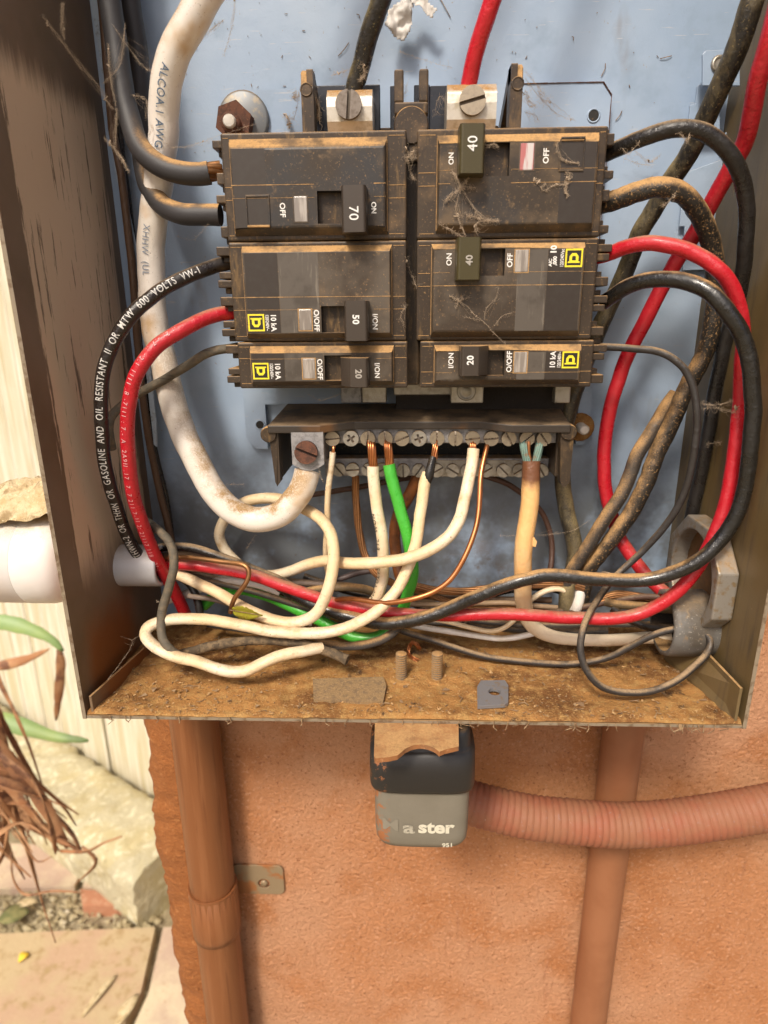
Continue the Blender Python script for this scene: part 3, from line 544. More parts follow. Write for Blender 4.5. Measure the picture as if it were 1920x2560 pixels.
def phillips(c, r, ang, parent, m, mslot, hd=1.7):
    mb = MB(); c = Vector(c); g_, r1 = r*.14, r*.58
    mb.lathe(c, (0, -1, 0), ((-hd, r*.96), (hd*.3, r), (hd*.3, .01)), 26, 1)
    for k4 in range(4):
        a = ang+k4*math.pi/2; P = [(g_, g_), (r1, g_), (r1, 0), (r*.98, 0)] + [(r*.98*math.cos(math.pi/2*k/7), r*.98*math.sin(math.pi/2*k/7)) for k in range(1, 8)] + [(0, r1), (g_, r1)]
        mb.prism([(c.x+x*math.cos(a)-y*math.sin(a), c.z+x*math.sin(a)+y*math.cos(a)) for x, y in P], c.y-hd, c.y-hd*.2, 0)
    return mb.build('screw', [m, mslot], parent)
for (u0, u1, v0, v1, su, sv, sr, ang, ms) in ((815, 931, 216, 316, 872, 263, 33, R(85), M_DARKSCREW), (1119, 1240, 202, 311, 1181, 253, 33, R(14), M_SCREW)):
    A, Bq = at(u0, v0, 44), at(u1, v1, 44); mb = MB(); w = Bq.x-A.x
    prof = [(-20, Bq.z-2), (-44+3, Bq.z-2), (-44+.4, Bq.z+2), (-44, (A.z+Bq.z)/2), (-44+.4, A.z-3.5), (-44+4, A.z), (-20, A.z)]
    mb.prism(prof, A.x, Bq.x, axis='x'); lg = mb.build('lug', M_LUG, IN, bevel=.8)
    s = slotscrew(at(su, sv, 44.8), sr*pxmm(at(su, sv, 45)), ang, lg, ms, mat('slot_shadow', (.09, .07, .05), rough=.7))
# bus bars and clips showing under the breakers
z1 = at(1000, 985, 20).z; z2 = at(1000, 1006, 20).z
for u0, u1, h, m in ((852, 905, 24, M_GREYCAST), (905, 966, 26, M_STEEL), (984, 1200, 22, M_STEEL), (1128, 1208, 30, M_LUG), (1388, 1425, 24, M_LUG)):
    A, Bq = at(u0, 978, h), at(u1, 1008 if h != 22 else 988, h); MB().box(A.x, Bq.x, -h, -h+8, Bq.z, -88).build('bus_clip', m, IN, bevel=.6)
c = at(1166, 978, 30.5); MB().lathe(c, (0, -1, 0), ((0, 4.3), (.8, 4.2), (.8, 3.2), (.4, 3.0), (1.2, 2.0), (1.3, .1)), 24).build('clip_screw', M_STEEL, IN)
MB().box(at(990, 980, 12).x, at(1420, 980, 12).x, -18, -5.2, -112, -96.2).build('lower_moulding', mat('dirty_black_plastic', (.03, .022, .016), rough=.8, dust=(DD, .2, .9, .9, .66, .4), bump=((.5, .4),)), IN, bevel=.6)

# ------------------------------------------------------------------ neutral bar assembly
NE = empty('neutral_bar', (10, 0, -120), 'twin neutral bars full of screws under a black plastic hood', 'terminal bar')
zf = at(1000, 1063, 46).z; zk = at(1000, 1008, 6).z
mb = MB()
fx = [(665, 46), (884, 46), (886, 40), (1199, 40), (1200, 40), (1281, 46), (1431, 46)]
topo = [(at(668, 1063, 46).x, -46), (at(800, 1063, 46).x, -46), (at(886, 1063, 41).x, -40), (at(1199, 1063, 41).x, -40), (at(1281, 1060, 46).x, -46), (at(1428, 1060, 46).x, -46), (at(1392, 1008, 6).x, -6), (at(718, 1008, 6).x, -6)]
zz = lambda y: zf + (zk-zf)*(-y-46)/(6-46)*1.0
vs = [(x, y, zf+(zk-zf)*(46+y)/40) for x, y in topo] + [(x, y, zf+(zk-zf)*(46+y)/40-3.6) for x, y in topo]
k = len(topo); mb.add(vs, [list(range(k)), list(range(2*k-1, k-1, -1))] + [(i, i+k, (i+1) % k+k, (i+1) % k) for i in range(k)])
mb.build('hood', mat('hood_plastic', (.036, .027, .020), rough=.5, var=((.03, (.12, .055, .018), .56, .72),), dust=(DD, .5, 1.05, .75, .68, .5), bump=((1.2, .05),)), NE, bevel=.5)
for u0, u1 in ((672, 703), (1401, 1425)):
    A, Bq = at(u0, 1085, 44), at(u1, 1216, 44); mb = MB()
    mb.prism([(A.x, zf-3.4), (Bq.x, zf-3.4), (Bq.x-.3, Bq.z+2), (Bq.x-2, Bq.z), (A.x+2.5, Bq.z), (A.x+1.6, Bq.z+2)], -44, -38, axis='y')
    xx = (Bq.x-3, Bq.x) if u0 < 900 else (A.x, A.x+3); mb.box(min(xx), max(xx), -38.2, -6, Bq.z+3, zf-4)
    mb.build('end_post', M_PLASTIC, NE, bevel=.6)
for u, v in ((672, 1086), (1421, 1080)):
    MB().lathe(at(u, v, 44), (0, -1, 0), ((-3, 3.6), (.8, 3.6), (1.1, 3.2)), 20).build('pin', M_PLASTIC, NE)
A, Bq = at(803, 1066, 37), at(1390, 1108, 37); MB().box(A.x, Bq.x, -37, -29, Bq.z, A.z).build('bar', M_GREYCAST, NE, bevel=.5)
A2, B2 = at(812, 1146, 24), at(1372, 1190, 24); MB().box(A2.x, B2.x, -24, -15, B2.z, A2.z).build('bar', M_GREYCAST, NE, bevel=.5)
MB().box(A.x+3, Bq.x+6, -12, -5.2, B2.z-1, A.z).build('bar_carrier', M_HOLE, NE, bevel=.5)
for u, a_, ph in ((832, 5, 0), (878, 35, 1), (920, 82, 0), (963.5, 94, 0), (1005, 22, 0), (1047, 18, 1), (1092, 88, 0), (1138, 91, 0), (1181, 8, 0), (1227, 5, 0), (1271, -62, 0), (1316, 42, 0), (1358, -54, 0)):
    c = at(u, 1095, 39); r = 18.3*pxmm(c)
    (phillips(c, r*1.08, R(a_), NE, M_STEEL, M_DARKSCREW) if ph else slotscrew(c, r, R(a_), NE, M_SCREW, M_SLOT, 2.2))
for u, a_ in ((848, -50), (882, 3), (922, -40), (955, 30), (1008, 92), (1047, 55), (1092, 30), (1131, -32), (1168, 60), (1215, 30), (1258, -45), (1297, 35), (1352, -60)):
    c = at(u, 1173 if u < 1000 else 1175, 25.5); slotscrew(c, 16.8*pxmm(c), R(a_), NE, M_STEEL, M_DARKSCREW, 1.8)
for u in (1110, 1150, 1192, 1237, 1278, 1330):
    A3, B3 = at(u-19, 1151, 24.6), at(u+19, 1191, 24.6); MB().box(A3.x, B3.x, -24.6, -24.05, B3.z, A3.z).build('clamp_plate', M_STEEL, NE)
A, Bq = at(727, 1080, 46), at(811, 1177, 46); mb = MB()
mb.prism([(A.x, A.z), (Bq.x, A.z), (Bq.x, Bq.z+3)] + [(Bq.x-(Bq.x-A.x)*k/8, Bq.z+3-3*math.sin(math.pi*k/8)) for k in range(1, 8)] + [(A.x, Bq.z+3)], -46, -26, axis='y')
lg = mb.build('lug', M_GREYCAST, NE, bevel=.8); c = at(766, 1130, 47); slotscrew(c, 29*pxmm(c), R(-22), lg, M_RUST, mat('rust_slot', (.035, .018, .012), rough=.9), 1.8)

# ------------------------------------------------------------------ circuit breakers
# local frame of a left-hand breaker: x from the terminal end to the middle, z up from its bottom, face at y = 0; right-hand ones are turned half round
def put_text(txt, cx, cz, size, y, m, parent, name='lettering', bold=0, space=1.0, squeeze=1.0):
    v, f = glyphs(txt, size, bold, space); mb = MB()
    mb.add([(cx+b, y, cz-a*squeeze) for a, b in v], f); return mb.build(name, m, parent, local=True)
def logo(cx, cz, a, parent):
    mb = MB(); t = a*.22
    def ringbox(h, w, th, m, y):
        for x0, x1, z0, z1 in ((-h, h, w-th, w), (-h, h, -w, -w+th), (-h, -h+th, -w+th, w-th), (h-th, h, -w+th, w-th)):
            mb.add([(cx+x0, y, cz+z0), (cx+x1, y, cz+z0), (cx+x1, y, cz+z1), (cx+x0, y, cz+z1)], [(0, 1, 2, 3)], m)
    mb.add([(cx-a, -.05, cz-a), (cx+a, -.05, cz-a), (cx+a, -.05, cz+a), (cx-a, -.05, cz+a)], [(0, 1, 2, 3)], 1)
    ringbox(a, a, t*.85, 0, -.08)
    # the letter: a square D lying on its side
    o, i_ = a*.52, a*.22
    P = [(-o, o), (-o, -o+.35*a), (-o+.28*a, -o), (o-.28*a, -o), (o, -o+.35*a), (o, o)]; Q = [(-i_, i_+.05*a), (-i_, -i_+.1*a), (-i_+.1*a, -i_), (i_-.1*a, -i_), (i_, -i_+.1*a), (i_, i_+.05*a)]
    vs = [(cx+x, -.08, cz+z) for x, z in P+Q]; mb.add(vs, [(j, j+1, j+7, j+6) for j in range(5)] + [(5, 0, 6, 11)])
    mb.add([(cx-o*1.3, -.082, cz+o*.72), (cx+o*1.3, -.082, cz+o*.72), (cx+o*1.3, -.082, cz+o*1.05), (cx-o*1.3, -.082, cz+o*1.05)], [(0, 1, 2, 3)])
    mb.build('emblem', [M_YELLOW, M_BLACKPRINT], parent, local=True)
LB = 70.3
def breaker(lab, X, Z, flip, H, style, rating, on, off, extra=(), window=M_CLEAR, labw=True, hand=M_HANDLE, sq=None):
    e = empty('circuit_breaker', (X, -60, Z), lab, 'circuit breaker', 'circuit breakers in two banks', math.pi if flip else 0)
    old = style == 'old'; poles = 2 if H > 25 else 1
    MB().box(.1, LB-.1, 4, 46, .18, H-.18).build('case', M_PLASTIC, e, local=True, bevel=.7)
    # stepped and chamfered face with the switch slot let into it
    x0, x1 = (3.4, 63.0) if old else (5.4, 64.6)
    bt, bb = (4.0, 2.6) if old else (2.7, 2.2)
    if flip: bt, bb = bb*1.05, bt
    zt_, zb_ = (H-1.6 if not old else H-2.2), (1.2 if not old else 1.8)
    if flip: zt_, zb_ = H-zb_, H-zt_
    sx0, sx1, sz0, sz1 = (36.4, 47.5, 5.6, 17.0) if old else (36.4, 47.5, 3.6, 13.7)
    O = [(x0, zb_), (x1, zb_), (x1, zt_), (x0, zt_)]; I = [(x0+.9, zb_+bb), (x1-.9, zb_+bb), (x1-.9, zt_-bt), (x0+.9, zt_-bt)]; Sx = [(sx0, sz0), (sx1, sz0), (sx1, sz1), (sx0, sz1)]
    mb = MB(); vs = [(x, 4.2, z) for x, z in O] + [(x, 0, z) for x, z in I] + [(x, 0, z) for x, z in Sx] + [(x, 7, z) for x, z in Sx]
    for i in range(4):
        j = (i+1) % 4; mb.add(vs, [(i, j, 4+j, 4+i), (4+i, 4+j, 8+j, 8+i)], 0); mb.add(vs, [(8+i, 8+j, 12+j, 12+i)], 1)
    mb.add(vs, [(12, 13, 14, 15)], 1); mb.add(vs, [(0, 3, 2, 1)], 0)
    mb.build('face_plate', [M_PLATE_OLD if old else M_PLATE, M_HOLE], e, local=True, bevel=.75)
    # terminal hoods at the outer end
    hz = []
    for p in range(poles):
        b0 = 19*p*H/(19*poles) if poles == 2 else 0
        hz += ([(b0+2, b0+6.0, -3.2), (b0+14.4, b0+17.2, -4.0)] if old else [(b0+2.2, b0+5.0, -6.0), (b0+5.6, b0+8.2, -5.2), (b0+14.2, b0+17.6, -5.6)])
    for a0, a1, d in hz:
        MB().box(d, .3, 7, 32, a0, a1).build('terminal_hood', M_PLASTIC, e, local=True, bevel=.35)
        MB().box(d*.7, .2, 11, 30, a0-2.2, a0-.1).build('terminal_hood', M_PLASTIC, e, local=True, bevel=.3)
    if not old:
        for p in range(poles):
            zc = 19*p + 11; MB().lathe((-.6, 20, zc), (-1, 0, 0), ((0, 3.1), (1.2, 3.0), (1.2, .1)), 16).build('terminal_clamp', M_LUG, e, local=True)
    # label film, seams, window
    if labw:
        MB().box(x0+1.6, x0+(14.0 if old else 14.6), -.035, .3, zb_+bb+.2, zt_-bt-.2).build('label_film', M_LABEL, e, local=True)
    if not old:
        MB().box(x0+14.8, x0+(30.4 if not flip else 26.0), -.03, .3, zb_+bb+.2, zt_-bt-.2).build('faded_strip', M_FADED, e, local=True)
    mb = MB(); seams = [(19.3 if old else 17.2)] if poles == 2 else []
    seams += [12.4 if not old else 14.8]
    for z in seams:
        k = 26
        for i in range(k):
            xa_, xb_ = x0+.6+(x1-x0-1.2)*i/k, x0+.6+(x1-x0-1.2)*(i+1)/k
            if sx0-.6 < xb_ and xa_ < 56 and sz0-.5 < z < (20 if old else 16): continue
            q = .22*(1+.8*noise.noise(Vector((i*.9, z, X)))); main = (z > 16)
            q *= 1 if main else .5; mb.box(xa_, xb_, -.10, .1, z-q/2, z+q/2)
    for z in (H-2.0, 2.2): mb.box(1, x0-.4, 3.86, 4.02, z-.1, z+.1); mb.box(x1+.5, LB-1, 3.86, 4.02, z-.1, z+.1)
    for z in ((19.3, 14.8) if old else ((17.2, 12.4) if poles == 2 else (12.4,))): mb.box(.6, x0-.2, 3.84, 4.02, z-.1, z+.1); mb.box(x1+.3, LB-.6, 3.84, 4.02, z-.1, z+.1)
    for xx in (x0+.15, x1-.15): mb.box(xx-.09, xx+.09, 3.0, 4.05, zb_+1.2, zt_-1.2)
    tag(mb.build('dust_seam', M_DUST, e, local=True), kind='stuff')
    wz0, wz1 = (6.3, 15.2) if old else (4.5, 12.5)
    mb = MB(); mb.box(27.5, 32.5, -.25, .3, wz0, wz1, 0); mb.build('window', window, e, local=True, bevel=.25)
    mb = MB()
    for a in ((27.1, 32.9, wz0-.35, wz0-.02), (27.1, 32.9, wz1+.02, wz1+.35), (27.1, 27.46, wz0, wz1), (32.54, 32.9, wz0, wz1)): mb.box(a[0], a[1], -.12, .2, a[2], a[3])
    mb.build('window_rim', M_DUST if not old else M_PLATE, e, local=True)
    if old:
        mb = MB(); vs = [(9.6, -.02, 5.2), (17.9, -.02, 5.2), (17.9, -.02, 15.2), (9.6, -.02, 15.2)]
        for a in ((9.2, 9.6, 5.2, 15.2), (17.9, 18.3, 5.2, 15.2), (9.2, 18.3, 15.2, 15.9)): mb.box(a[0], a[1], -.5, .2, a[2], a[3])
        mb.build('recess_frame', M_PLATE_OLD, e, local=True, bevel=.15)
        MB().box(9.4, 18.0, -1.0, .2, 4.6, 5.4).build('recess_ledge', M_DUST if not flip else M_PLATE_OLD, e, local=True, bevel=.2)
    # switch lever
    zA, zB = (1.6, 17.4) if old else ((.6, 15.4) if poles == 2 else (1.8, 13.0))
    if poles == 2: prof = [(45.6, 6.5), (46.2, -6), (46.9, -8.2), (54.6, -8.8), (55.3, -8), (55.6, -.1), (48, 6.5)]
    else: prof = [(42.5, 6), (43.2, -1.5), (47.4, -7.6), (53.8, -8.2), (54.4, -7.4), (54.9, -.1), (48, 6)]
    MB().prism([(a, b) for a, b in prof], zA, zB, axis='z').build('lever', hand, e, local=True, bevel=.4)
    yL = -8.86 if poles == 2 else -8.3
    rz = (10.2 if old else 8.6) if poles == 2 else 7.0
    # the print follows the sloping front of the lever
    put_text(rating, 50.7, rz - (0 if not old else 2.2), 4.9 if old else 3.5, -8.72 if poles == 2 else -8.12, M_WHITE if sq != 'worn' else M_GREYPRINT, e, bold=.02 if old else .1, space=1.05)
    put_text(on, 57.7, (10.9 if old else 7.6), 2.6 if old else 2.9, -.06, M_WHITE, e, bold=.05)
    put_text(off, 23.0 if old else 34.4, (10.6 if old else 8.2), 2.9, -.06, M_WHITE, e, bold=.06)
    for tx, cx, cz, size, b, q in extra: put_text(tx, cx, cz, size, -.06, M_WHITE, e, bold=b, squeeze=q)
    if not old: logo(10.2, 7.6, 3.3, e)
    return e
ka = (('10 kA', 17.1, 7.6, 3.0, .07, .92), ('120/240V~', 14.6, 7.6, 1.9, .03, .74))
ka2 = (('10', 18.0, 4.6, 3.1, .12, 1), (',000', 17.3, 8.6, 1.9, .08, 1), ('AIC', 19.0, 9.2, 1.7, .05, 1), ('120/240Vac', 14.6, 7.6, 1.9, .03, .72))
XB, XE = -66.4, 78.0
breaker('double breaker marked 70 at the top of the left bank', XB, -38, False, 38, 'old', '70', 'ON', 'OFF')
breaker('double breaker marked 50 in the middle of the left bank', XB, -76, False, 38, 'new', '50', 'I/ON', 'O/OFF', ka)
breaker('single breaker marked 20 at the foot of the left bank', XB+.6, -95, False, 19, 'new', '20', 'I/ON', 'O/OFF', ka, sq='worn')
breaker('double breaker marked 40 at the top of the right bank, cobweb under its lever', XE, 0, True, 38, 'old', '40', 'ON', 'OFF', window=M_PINKWIN, hand=M_HANDLE_OLIVE)
breaker('double breaker marked 40 in the middle of the right bank, with a yellow square emblem', XE, -38, True, 38, 'new', '40', 'ON', 'OFF', ka2, hand=M_HANDLE_OLIVE, sq='worn')
e_ = breaker('single breaker marked 20 at the foot of the right bank', XE+1.6, -76, True, 19, 'new', '20', 'I/ON', 'O/OFF', ka)
v_, f_ = glyphs('14 05', 1.9, 0, 1.2); mb = MB(); mb.add([(59.3-a_, -.06, 15.3-b_) for a_, b_ in v_], f_); mb.build('lettering', M_FADED, e_, local=True)

# ------------------------------------------------------------------ wires
def sample(pts, r, step=2.0, clampit=True):
    ctrl = []
    for p in pts:
        q = at(p[0], p[1], p[2]); ctrl.append((q.x, q.y, q.z, p[3] if len(p) > 3 else 1))
    S = spline(ctrl, step); out = []
    for s in S:
        v = Vector(s[:3])
        if clampit:
            fz = ZB+r+.8
            if v.z < fz and v.y > -HF-2:
                d = (v-CAM); v = CAM + d*((fz-CAM.z)/d.z)
            v.y = min(v.y, -r-.4)
            if v.y > -HF: v.x = max(XL+r+.3, min(XR-r-.3, v.x)) if not (p_out) else v.x
        out.append(v)
    return out, [s[3] for s in S]
p_out = False
CURVES = {}
def wire(name, lab, cat, pts, w, m, parent=None, group=None, jit=.045, n=14, key=None, flat=None, smooth_it=True):
    mid = [at(*p[:3]) for p in pts]; r = w/2*sum(pxmm(q) for q in mid)/len(mid)
    C, rel = sample(pts, r)
    if smooth_it:
        k0 = sum(map(ord, lab or name))*.37; C = [p + Vector((noise.noise(p*.055+Vector((k0, 0, 0))), noise.noise(p*.055+Vector((0, k0, 3))), noise.noise(p*.055+Vector((5, 0, k0)))))*min(.6, r*.2) + Vector((noise.noise(p*.2+Vector((k0, 0, 0))), 0, noise.noise(p*.2+Vector((0, k0, 3)))))*r*.12 for p in C]
        for _ in range(3): C = [C[0]] + [(C[i-1]+C[i]*2+C[i+1])/4 for i in range(1, len(C)-1)] + [C[-1]]
    rad = [r*q for q in rel]
    mb = MB(); mb.tube(C, rad, n=n, jit=jit, flat=flat); o = mb.build(name, m, parent)
    if lab: tag(o, lab, cat, group)
    if key: CURVES[key] = (C, r)
    return o
def strands(pts, w, m, parent, cnt=7, turns=.5, name='conductor', fan=1.0):
    mid = [at(*p[:3]) for p in pts]; r = w/2*sum(pxmm(q) for q in mid)/len(mid)
    C = [Vector(c[:3]) for c in spline([tuple(at(*p[:3])) for p in pts], .7)]; fr = frames(C); mb = MB(); L = len(C)
    for k in range(cnt):
        P = []
        for i, (p, t, a, b) in enumerate(fr):
            an = 2*math.pi*(k/cnt + turns*i/L); q = r*.66*(1 + (fan-1)*(1-i/L)); P.append(p + a*math.cos(an)*q + b*math.sin(an)*q)
        mb.tube(P, r*.36, n=6)
    mb.tube(C, r*.4, n=6); return mb.build(name, m, parent)
def print_on(key, txt, size, s0, ang, m, parent, bold=0, reverse=False, space=1.1, name='lettering', squeeze=1.0, fit=None, v0=None):
    C, r = CURVES[key]; C = C[::-1] if reverse else C
    cum = [0]
    for a, b in zip(C, C[1:]): cum.append(cum[-1] + (b-a).length)
    v, f = glyphs(txt, size, bold, space); mn = min(p[0] for p in v); vs = []
    bm = bmesh.new(); bv = [bm.verts.new((a, b, 0)) for a, b in v]
    for q in f:
        try: bm.faces.new([bv[i] for i in q])
        except ValueError: pass
    for _ in range(4):
        bmesh.ops.triangulate(bm, faces=bm.faces[:]); lg_ = [e for e in bm.edges if e.calc_length() > .8]
        if not lg_: break
        bmesh.ops.subdivide_edges(bm, edges=lg_, cuts=1)
    bmesh.ops.triangulate(bm, faces=bm.faces[:]); bm.verts.index_update(); v = [(q.co.x, q.co.y) for q in bm.verts]; f = [[q.index for q in t.verts] for t in bm.faces]; bm.free()
    if v0 is not None:
        cs = [CAM + (q-CAM) for q in C]; vv_ = [1280 - FPX*(q-CAM).dot(_up)/(q-CAM).dot(_fw) for q in C]; s0 = cum[next(i for i, q in enumerate(vv_) if q > v0)]
    if fit: squeeze = (cum[-1]-s0-fit)/(max(p[0] for p in v)-mn)
    for a, b in v:
        s = max(.01, min(cum[-1]-.01, s0 + (a-mn)*squeeze)); lo = 0; hi = len(cum)-1
        while hi-lo > 1:
            md = (lo+hi)//2
            if cum[md] <= s: lo = md
            else: hi = md
        t = (s-cum[lo])/(cum[hi]-cum[lo]); p = C[lo].lerp(C[hi], t); T = (C[min(hi+5, len(C)-1)]-C[max(lo-5, 0)]).normalized()
        nrm = (CAM-p); nrm = (nrm - T*nrm.dot(T)).normalized(); side = T.cross(nrm)*-1      # side: up of the letters
        th = b/r + ang; vs.append(p + (nrm*math.cos(th) + side*math.sin(th))*(r*1.05+.08))
    mb = MB(); mb.add(vs, f); return mb.build(name, m, parent)

o = wire('cable', 'very thick white cable curving down the left side into the rusty-screwed lug', 'cable',
     [(900, -1850, 50), (860, -1500, 50), (760, -800, 52), (650, -330, 52), (560, -80, 52), (520, -24, 52), (486, 45, 50), (442, 125, 46), (416, 225, 42), (407, 330, 38), (400, 430, 34), (388, 525, 30), (380, 620, 28), (379, 720, 28), (390, 825, 30), (413, 925, 33), (440, 1030, 36), (490, 1148, 40), (545, 1242, 44), (600, 1288, 46), (656, 1298, 47), (708, 1280, 46), (746, 1240, 44), (762, 1205, 42), (768, 1178, 40)], 72, M_BIGWHITE, key='big', n=24, jit=.015)
print_on('big', 'ALCOA.1 AWG', 4.1, 33, -.28, mat('blue_ink', (.10, .15, .22), rough=.6), o, reverse=False, bold=.03, space=1.08, v0=150)
print_on('big', 'XHHW  (UL', 3.8, 95, -.42, mat('blue_ink_faded', (.22, .26, .32), rough=.6), o, bold=.0, v0=560)
mb = MB(); c0 = at(745, 1190, 45)
o2 = strands([(752, 1186, 42), (762, 1172, 40)], 30, M_GREYCAST, o, 9, .1)
wire('cable', 'thick charcoal cable into the upper left of the 70 breaker', 'cable',
     [(60, -1700, 34), (120, -1000, 34), (200, -420, 34), (250, -110, 34), (276, 0, 34), (292, 100, 35), (305, 210, 37), (318, 280, 39), (347, 362, 43), (405, 416, 47), (463, 434, 48), (522, 431, 47)], 56, M_WCHAR, n=20, jit=.01, group='thick charcoal cables at the 70 breaker')
strands([(516, 432, 47), (552, 425, 44)], 44, M_OLDCOPPER, bpy.data.objects['cable.001'], 8, .12)
wire('cable', 'thick charcoal cable into the lower left of the 70 breaker', 'cable',
     [(120, -1700, 15), (180, -1000, 15), (260, -420, 15), (308, -110, 15), (328, 20, 15), (342, 120, 16), (352, 230, 17), (353, 330, 19), (362, 430, 27), (393, 502, 36), (448, 533, 44), (552, 536, 45)], 52, M_WCHAR, n=20, jit=.01, group='thick charcoal cables at the 70 breaker')
wire('wire', 'thin brown wire running down the back left corner', 'wire', [(250, -40, 12), (270, 180, 12), (282, 320, 12), (301, 430, 12), (327, 640, 12), (352, 950, 11), (374, 1110, 11), (400, 1230, 11), (424, 1330, 12), (440, 1420, 14)], 19, mat('brown_insulation', (.105, .058, .032), rough=.4, dust=(DD, .3, 1, .7), **wd))
wire('wire', 'thin dark wire beside the brown one in the back left corner', 'wire', [(285, 200, 7), (300, 330, 7), (318, 480, 7), (338, 640, 6), (362, 950, 6), (384, 1110, 6), (418, 1260, 6), (436, 1400, 7)], 15, M_WBLACK_CLEAN)
o = wire('wire', 'black wire with white lettering from the 50 breaker to the left pipe', 'wire',
     [(585, 652, 44), (568, 657, 45), (541, 662, 47), (501, 677, 51), (424, 713, 58), (366, 752, 62), (318, 797, 65), (284, 856, 66), (263, 918, 66), (254, 987, 66), (254, 1064, 66), (259, 1141, 64), (271, 1199, 62), (290, 1257, 58), (309, 1322, 53), (340, 1381, 47), (368, 1412, 42), (392, 1428, 38)], 33, M_WBLACK_CLEAN, key='lett', n=18)
print_on('lett', 'THWN-2  OR  THHN  OR  GASOLINE  AND  OIL  RESISTANT  II  OR  MTW  600  VOLTS  VW-1', 3.9, 16, .22, mat('worn_white_print', (.66, .64, .60), rough=.5, var=((1.1, (.2, .18, .16), .5, .7),)), o, reverse=True, bold=.03, space=1.15, fit=16)
o = wire('wire', 'red wire curving from the 50 breaker down in front of the left wall', 'wire',
     [(588, 779, 44), (579, 781, 45), (532, 788, 49), (463, 821, 56), (405, 856, 60), (359, 906, 63), (333, 960, 64), (321, 1026, 64), (318, 1103, 63), (324, 1180, 61), (334, 1238, 59), (348, 1285, 56), (366, 1335, 52), (390, 1393, 47), (413, 1439, 42), (442, 1489, 36), (468, 1545, 30)], 34, M_RED, key='redl', n=18, jit=.01)
print_on('redl', '.: 2: -.7 ..  2.1 1111 .8 -7111 : 7.- A  2A9II .17  7. 7 211.7-1I 2: 21117 118  :21-:', 2.6, 26, -.55, mat('faint_red_print', (.72, .38, .38), rough=.5), o, bold=.0, space=1.35)
wire('wire', 'grey-black wire from the left 20 breaker slanting behind the red wire', 'wire',
     [(596, 868, 44), (575, 871, 45), (521, 881, 46), (463, 918, 44), (405, 952, 41), (347, 983, 40), (301, 1018, 42), (278, 1041, 46), (272, 1076, 49), (280, 1120, 46)], 22, M_SOCK, jit=.06)
wire('feed_cable', 'black feed cable entering the upper left lug', 'cable', [(1400, -1750, 52), (1240, -1050, 52), (1080, -450, 52), (985, -110, 50), (952, 0, 47), (916, 110, 42), (890, 206, 38), (884, 230, 37)], 51, mat('speckled_black_insulation', (.018, .016, .015), rough=.2, dust=((.42, .32, .12), -.35, .9, 1.0, .62, .7), **wd), n=20)
wire('feed_cable', 'bright red feed cable entering the upper right lug', 'cable', [(1680, -1750, 54), (1540, -1050, 54), (1370, -450, 54), (1268, -110, 52), (1231, 0, 49), (1196, 104, 43), (1174, 197, 38), (1170, 220, 37)], 46, M_REDFEED, n=20)
wire('cable', 'large black cable slanting from the top right corner behind the breakers', 'cable',
     [(2480, -1750, 62), (2280, -1100, 62), (2060, -500, 62), (1918, -110, 61), (1881, 0, 60), (1858, 75, 57), (1828, 152, 53), (1798, 217, 48), (1766, 293, 42), (1732, 365, 36), (1700, 415, 31), (1668, 462, 27), (1632, 529, 23), (1600, 585, 20), (1578, 641, 17), (1545, 720, 14), (1500, 820, 13), (1460, 920, 14), (1437, 980, 16), (1420, 1040, 16), (1408, 1120, 16), (1406, 1210, 20), (1413, 1270, 24), (1432, 1335, 26), (1440, 1385, 27), (1428, 1440, 28), (1416, 1480, 30), (1414, 1530, 32)], 46, mat('dusty_black_cable', (.018, .016, .014), rough=.3, var=(((.3, .3, .06), (.075, .06, .035), .46, .62), (.8, (.24, .18, .085), .62, .74)), dust=((.33, .25, .11), -.4, .8, 1.0, .60, .8), **wd), n=18)
wire('cable', 'large red cable coming down the right side and round to the bottom right pipe', 'cable',
     [(2560, -1750, 74), (2380, -1100, 74), (2150, -500, 74), (1975, -90, 74), (1930, 70, 71), (1912, 140, 68), (1896, 205, 64), (1873, 312, 56), (1858, 361, 52), (1819, 434, 46), (1792, 483, 42), (1765, 535, 39), (1735, 587, 36), (1697, 647, 33), (1664, 701, 30), (1632, 761, 28), (1597, 831, 25), (1567, 894, 23), (1545, 953, 22), (1526, 1021, 21), (1513, 1089, 20), (1510, 1157, 20), (1517, 1240, 21), (1542, 1327, 25), (1573, 1385, 29), (1612, 1435, 34), (1646, 1470, 39), (1690, 1505, 44)], 39, M_RED2, n=20, jit=.015)
wire('wire', 'black wire arching from the top of the upper 40 breaker over to the right wall', 'wire',
     [(1500, 388, 43), (1521, 380, 45), (1561, 364, 50), (1616, 341, 55), (1670, 325, 58), (1720, 322, 60), (1765, 333, 61), (1806, 361, 61), (1833, 399, 60), (1852, 439, 58), (1862, 488, 56), (1865, 543, 54), (1864, 597, 52), (1859, 669, 48), (1851, 730, 44), (1845, 790, 40), (1842, 880, 36), (1843, 960, 34), (1838, 1060, 33), (1826, 1150, 32), (1802, 1240, 30), (1770, 1330, 28)], 37, M_WBLACK, n=18)
wire('wire', 'dust-caked taped wire arching from the lower terminal of the upper 40 breaker', 'wire',
     [(1490, 520, 43), (1513, 510, 45), (1548, 496, 49), (1588, 481, 52), (1629, 468, 54), (1670, 466, 55), (1703, 481, 54), (1730, 510, 52), (1751, 543, 49), (1768, 583, 46), (1779, 622, 43), (1785, 668, 41), (1788, 723, 39), (1786, 785, 38), (1776, 831, 37), (1762, 880, 36), (1743, 921, 36), (1721, 961, 35), (1702, 1005, 35), (1681, 1054, 35), (1659, 1097, 34), (1637, 1143, 34), (1612, 1215, 34), (1577, 1281, 33), (1542, 1335, 32), (1511, 1374, 31), (1486, 1404, 30), (1470, 1430, 29), (1455, 1500, 28)], 43, M_TAPE, n=18, jit=.12)
